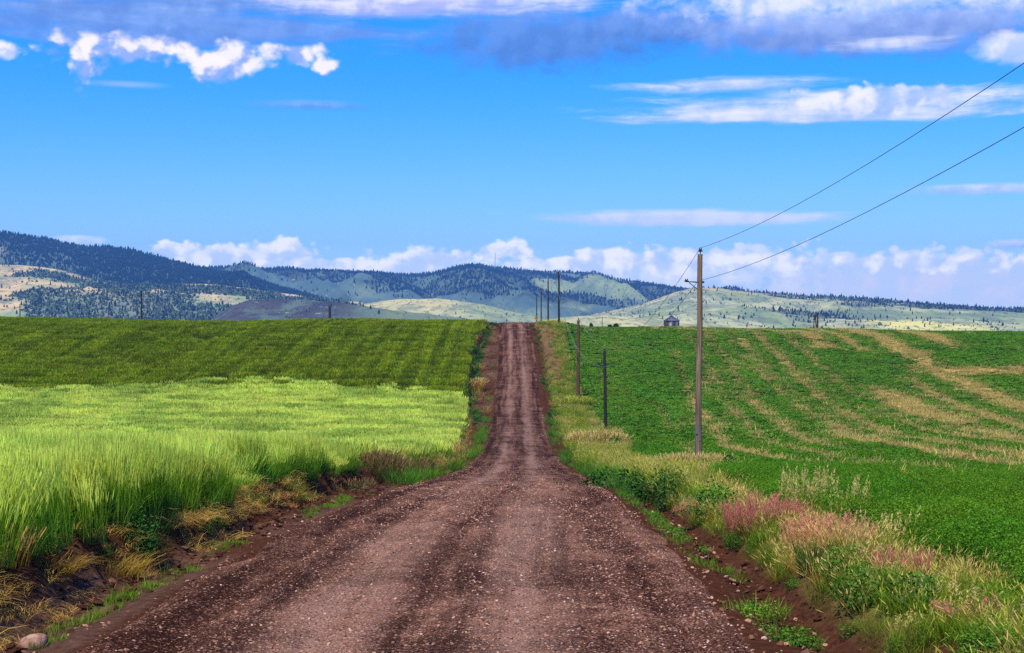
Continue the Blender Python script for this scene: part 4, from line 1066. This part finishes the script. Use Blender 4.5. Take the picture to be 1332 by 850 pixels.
# sagebrush dots
for nm, cnt in (('right_ridge', 9000), ('golden_hill', 2400), ('far_ridge', 12000), ('wooded_foothill', 5000), ('dark_hill', 4000)):
    woods(nm, lambda u, t, x, y: sstep(.4, .7, fbm(x / 70, y / 110, 271, 3)), cnt, (2.5, 5), .05, .85)
cat_ = [np.concatenate([p[i] for p in TP]) for i in range(4)]
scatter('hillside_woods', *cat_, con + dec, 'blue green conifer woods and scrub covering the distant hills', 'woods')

# conifers that stand out one by one on the near hills
def lone(u, name, t, h, label, group):
    zf, uu, yrv, yf = HILLS[name]; uk = (u - 666) / F
    y = yf + t * (np.interp(uk, uu, yrv) - yf); z, _ = zf(np.array([uk]), np.array([y]))
    o = link(D.objects.new('conifer_tree', con[int(u) % 3].data)); o.location = (uk * y, y, float(z[0]) - .5)
    o.scale = (h * 1.25, h * 1.25, h); o.rotation_euler = (0, 0, u)
    tag(o, label, 'tree', group)
for u, h in ((415.5, 10), (429, 6), (440.5, 9), (451, 7.5), (458.5, 9), (404, 6), (393, 7), (384, 5), (372, 6), (361, 5), (350, 6), (338, 5)):
    lone(u, 'dark_hill', .99, h, 'small dark conifer on the ridge of the shadowed hill', 'conifers along the shadowed hill ridge')
for u, t, h in ((472.5, .97, 9), (482, .9, 10), (493, .75, 11)):
    lone(u, 'dark_hill', t, h, 'dark conifer on the sage slope between the shadowed and golden hills', 'conifers on the sage slope')
for u in (912, 926, 941, 955, 969, 984, 997, 1012, 1023, 1036, 1052, 1066, 1078, 1092, 1108, 1125, 1143, 1160, 1181, 1204, 1226, 1249, 1273, 1296, 1318):
    lone(u + rng.uniform(-4, 4), 'right_ridge', rng.uniform(.985, 1.), rng.uniform(9, 14), 'dark conifer standing against the sky on the right ridge', 'conifers along the right ridge')

def radio_mast():
    zf, uu, yrv, yf = HILLS['far_ridge']; uk = (644 - 666) / F
    y = float(np.interp(uk, uu, yrv)); z, _ = zf(np.array([uk]), np.array([y])); H = (349 - 329) / F * y
    o = empty('radio_mast', (uk * y, y, float(z[0]) - 1))
    m = MB(); w = 1.1
    L = [(w * math.cos(a), w * math.sin(a)) for a in (0.5, 2.6, 4.7)]
    for px_, py_ in L: m.tube((px_, py_, 0), (px_ * .7, py_ * .7, H), .42, .38, 6)
    for k in range(20):
        a, b = H * k / 20, H * (k + 1) / 20
        for i in range(3): m.tube((*L[i], a), (*L[(i + 1) % 3], b), .2, .2, 5)
    ms, t, ou = new_mat('mast_paint'); xx, yy, zz = t.sep(t.pos())
    principled(t, ou, t.mix(t.ss(.4, .6, t.noise(t.comb(0., 0., zz), .09, 0)), (.16, .16, .18), (.35, .34, .36)), .6)
    m.build('lattice', ms, o)
    m = MB(); m.box((6, 0, 3), (9, 6, 7)); m.build('equipment_hut', M_steel, o, False)
    tag(o, 'slim lattice radio mast on the highest far summit', 'radio mast')
radio_mast()

# ------------------------------------------------------------------ air between here and the hills
hz, t, out = new_mat('haze_air')
vol = t.N.new('ShaderNodeVolumePrincipled')
vol.inputs['Color'].default_value = (.17, .46, 1., 1); vol.inputs['Density'].default_value = 8.5e-5; vol.inputs['Anisotropy'].default_value = 0.
t.L.new(vol.outputs[0], out.inputs['Volume'])
b = MB(); zlo, zhi = ZC - 45, ZC + 470; b.box((0, 4300, (zlo + zhi) / 2), (18600, 9400, zhi - zlo))
hb = b.build('haze', hz, None, False); tag(hb, 'thin blue haze in front of the distant hills', 'haze', kind='stuff')

# ------------------------------------------------------------------ sun, sky
SUN_EL, SUN_AZ = 57., -158.      # azimuth from +Y, negative to the left
sun = D.lights.new('sun', 'SUN'); sun.energy = 4.8; sun.angle = math.radians(.55); sun.color = (1., .89, .72)
so = link(D.objects.new('sun', sun)); so.rotation_euler = (math.radians(90 - SUN_EL), 0, math.radians(180 - SUN_AZ))
w = D.worlds.new('World'); sc.world = w; w.use_nodes = True
t = NT(w.node_tree); t.N.clear()
wo = t.N.new('ShaderNodeOutputWorld'); bg = t.N.new('ShaderNodeBackground'); t.L.new(bg.outputs[0], wo.inputs[0])
STR = .1
bg.inputs[1].default_value = STR
w.cycles.sampling_method = 'MANUAL'; w.cycles.sample_map_resolution = 256
sky = t.N.new('ShaderNodeTexSky'); sky.sky_type = 'NISHITA'; sky.sun_disc = False
sky.sun_elevation = math.radians(SUN_EL); sky.sun_rotation = math.radians(SUN_AZ); sky.air_density = 1.; sky.dust_density = .3; sky.ozone_density = 2.5
tc = t.N.new('ShaderNodeTexCoord'); dx, dy, dz = t.sep(X(t, tc.outputs['Generated']))
az = t.math('ARCTAN2', dx, dy) * 18.; el = t.math('ARCSINE', dz) * 18.      # 1 unit = 3.18 degrees
skyc = X(t, sky.outputs[0])
skyc = t.mix(1., skyc, t.mix(t.ss(-.2, 3.6, el), (.82, 1.08, 1.55), (.10, .80, 1.75)), 'MULTIPLY')
def AE(pxx, pyy):
    u = (pxx - 666) / F; a = math.atan(u); e = math.atan((HY - pyy) / F * math.cos(a)); return a * 18, e * 18
v = t.comb(az, el, 0.)
w1 = t.noise(v, 1.3, 3); w2 = t.noise(t.comb(az + 9., el + 4., 0.), 1.3, 3)
vw_ = t.comb(az + (w1 - .5) * .5, el + (w2 - .5) * .25, 0.)
nP = t.noise(t.comb(az * 1.0, el * 1.5, 0.), 2.2, 9, .62)
nL = t.noise(v, 2.2, 4, .5)
nLo = t.noise(t.comb(az + .10, el - .13, 0.), 2.2, 4, .5)
nS = t.noise(t.comb(az * .55 + w1 * .3, el * 4.2 + w2 * .5, 3.), 1.4, 7, .6, .2)
nB = t.noise(t.comb(az * .9, el * 1.4, 7.), .8, 4, .55)
vq = t.comb(az + (w1 - .5) * .35 + (nP - .5) * .22, el * 1.15 + (w2 - .5) * .3 + (nP - .5) * .2, 0.)
def sv(sc_):
    n = t.N.new('ShaderNodeTexVoronoi'); n.feature = 'SMOOTH_F1'; t.put(n.inputs['Vector'], vq); n.inputs['Scale'].default_value = sc_; n.inputs['Smoothness'].default_value = .35
    return X(t, n.outputs['Distance'])
nQ = .93 - sv(3.4) * .55 - sv(8.) * .35 + (nP - .5) * .95
lit = t.ss(-.16, .16, nLo - nL)                     # sunward billow side
c_out = skyc
K = 1 / STR
def cloud(c_in, cx_, cy_, rx, ry, n, amp, w0, w1_, top, low, dens=1., grad=.5, litw=.5):
    a0, e0 = AE(cx_, cy_)
    qx = (az - a0) / (rx / 100.); qy = (el - e0) / (ry / 100.)
    b = 1. - t.math('SQRT', qx * qx + qy * qy)
    d = t.ss(w0, w1_, b + (n - .5) * amp) * dens
    sh = t.ss(-1., 1., qy * grad * 2 + (lit - .5) * litw * 1.6 + (nB - .5) * 1. + ((n - .5) * litw * 1.7 if n is nQ else 0.) + ((n - .5) * 2.2 if n is nS else 0.))
    colr = t.mix(sh, tuple(k * K for k in low), tuple(k * K for k in top))
    return t.mix(d, c_in, colr)
WH = (.93, .89, .94); LAV = (.36, .52, .90); GR = (.12, .235, .62); DG = (.06, .18, .56); HW = (1.3, 1.22, 1.14); HL = (.70, .82, 1.03)
# horizon bank
c_out = cloud(c_out, 1010, 374, 700, 56, nQ, .75, .02, .2, (.98, 1.0, 1.06), (.56, .74, 1.02), .93, .5, .9)
c_out = cloud(c_out, 1400, 377, 420, 48, nQ, .8, .02, .2, (.85, .84, .98), HL, .9, .5, .9)
for a_ in ((310, 332, 125, 22), (225, 325, 40, 12), (372, 324, 42, 18), (560, 339, 100, 22), (655, 325, 44, 17), (800, 339, 75, 22), (880, 346, 80, 21), (1000, 346, 115, 19), (1170, 344, 95, 18), (1290, 347, 95, 20), (430, 346, 140, 13), (730, 345, 90, 17)):
    c_out = cloud(c_out, *a_, nQ, 1.1, .05, .42, HW, HL, .92, .55, 1.1)
c_out = cloud(c_out, 105, 313, 45, 9, nP, .7, .1, .6, HW, HL, .6)
# thin streaks
c_out = cloud(c_out, 880, 284, 260, 15, nS, 1., .08, .6, (.9, .88, 1.1), (.6, .7, 1.), .85)
c_out = cloud(c_out, 1290, 246, 140, 10, nS, .8, .1, .7, WH, LAV, .75)
c_out = cloud(c_out, 1320, 318, 50, 9, nS, .8, .1, .7, WH, LAV, .7)
c_out = cloud(c_out, 412, 138, 110, 10, nS, .7, .1, .9, LAV, GR, .55)
c_out = cloud(c_out, 165, 110, 70, 7, nS, .7, .1, .9, LAV, LAV, .6)
c_out = cloud(c_out, 1090, 138, 350, 28, nS, 1.5, .08, .8, WH, LAV, .95, .4, .6)
c_out = cloud(c_out, 1060, 150, 340, 13, nS, 1.3, .05, .7, WH, LAV, .9, .3, .4)
c_out = cloud(c_out, 950, 112, 170, 14, nS, 1.4, .08, .8, WH, LAV, .9, .3, .4)
c_out = cloud(c_out, 1140, 130, 130, 24, nQ, 1.1, .1, .5, WH, LAV, .9, .3, .9)
# upper deck
c_out = cloud(c_out, 170, 26, 440, 48, nS, 1.5, .04, .7, (.20, .36, .82), GR, .9, .2, .5)
c_out = cloud(c_out, 170, -52, 620, 78, nS, 1.2, .0, .6, LAV, GR, .92, .2, .5)
c_out = cloud(c_out, 560, 4, 270, 30, nS, 1.5, .0, .7, WH, (.36, .42, .85), .95, .6, .5)
c_out = cloud(c_out, 700, 54, 190, 52, nP, 1.3, .02, .7, (.13, .29, .76), DG, .95, .5, .4)
c_out = cloud(c_out, 860, 38, 150, 40, nP, 1.3, .02, .7, (.17, .33, .80), DG, .95, .5, .4)
c_out = cloud(c_out, 1140, 38, 330, 42, nP, 1.2, .02, .6, (.34, .46, .86), (.11, .215, .60), .98, .5, .3)
c_out = cloud(c_out, 1150, -25, 380, 55, nP, 1.3, .02, .55, WH, LAV, .95, .3, .6)
c_out = cloud(c_out, 1160, 58, 100, 16, nS, 1.2, .05, .8, WH, LAV, .7, .3, .6)
c_out = cloud(c_out, 1320, 62, 60, 26, nP, .9, .05, .5, WH, LAV, .9, .3, .6)
# white ragged puffs below the deck
for a_ in ((165, 66, 130, 28), (300, 76, 110, 26), (110, 80, 30, 34), (280, 92, 50, 26), (380, 66, 60, 14), (421, 85, 24, 14), (12, 65, 26, 12)):
    c_out = cloud(c_out, *a_, nQ, 1.5, .06, .80, (.98, .90, .90), (.30, .42, .86), .93, .6, 1.7)
t.put(bg.inputs[0], c_out)

# ------------------------------------------------------------------ camera and output
cam = D.cameras.new('camera'); cam.lens = F * 36 / 1332; cam.sensor_width = 36; cam.clip_start = .1; cam.clip_end = 30000
co = link(D.objects.new('camera', cam)); co.location = (0, 0, ZC)
co.rotation_euler = (math.radians(90) - math.atan((425 - HY) / F), 0, 0)
sc.camera = co
vs = sc.view_settings; vs.view_transform = 'Standard'; vs.look = 'None'; vs.exposure = .3; vs.gamma = 1.
try: vs.use_curve_mapping = False
except Exception: pass
sc.cycles.volume_bounces = 0
sc.cycles.max_bounces = 6
sc.cycles.use_denoising = False          # keep the fine grain of grass and gravel
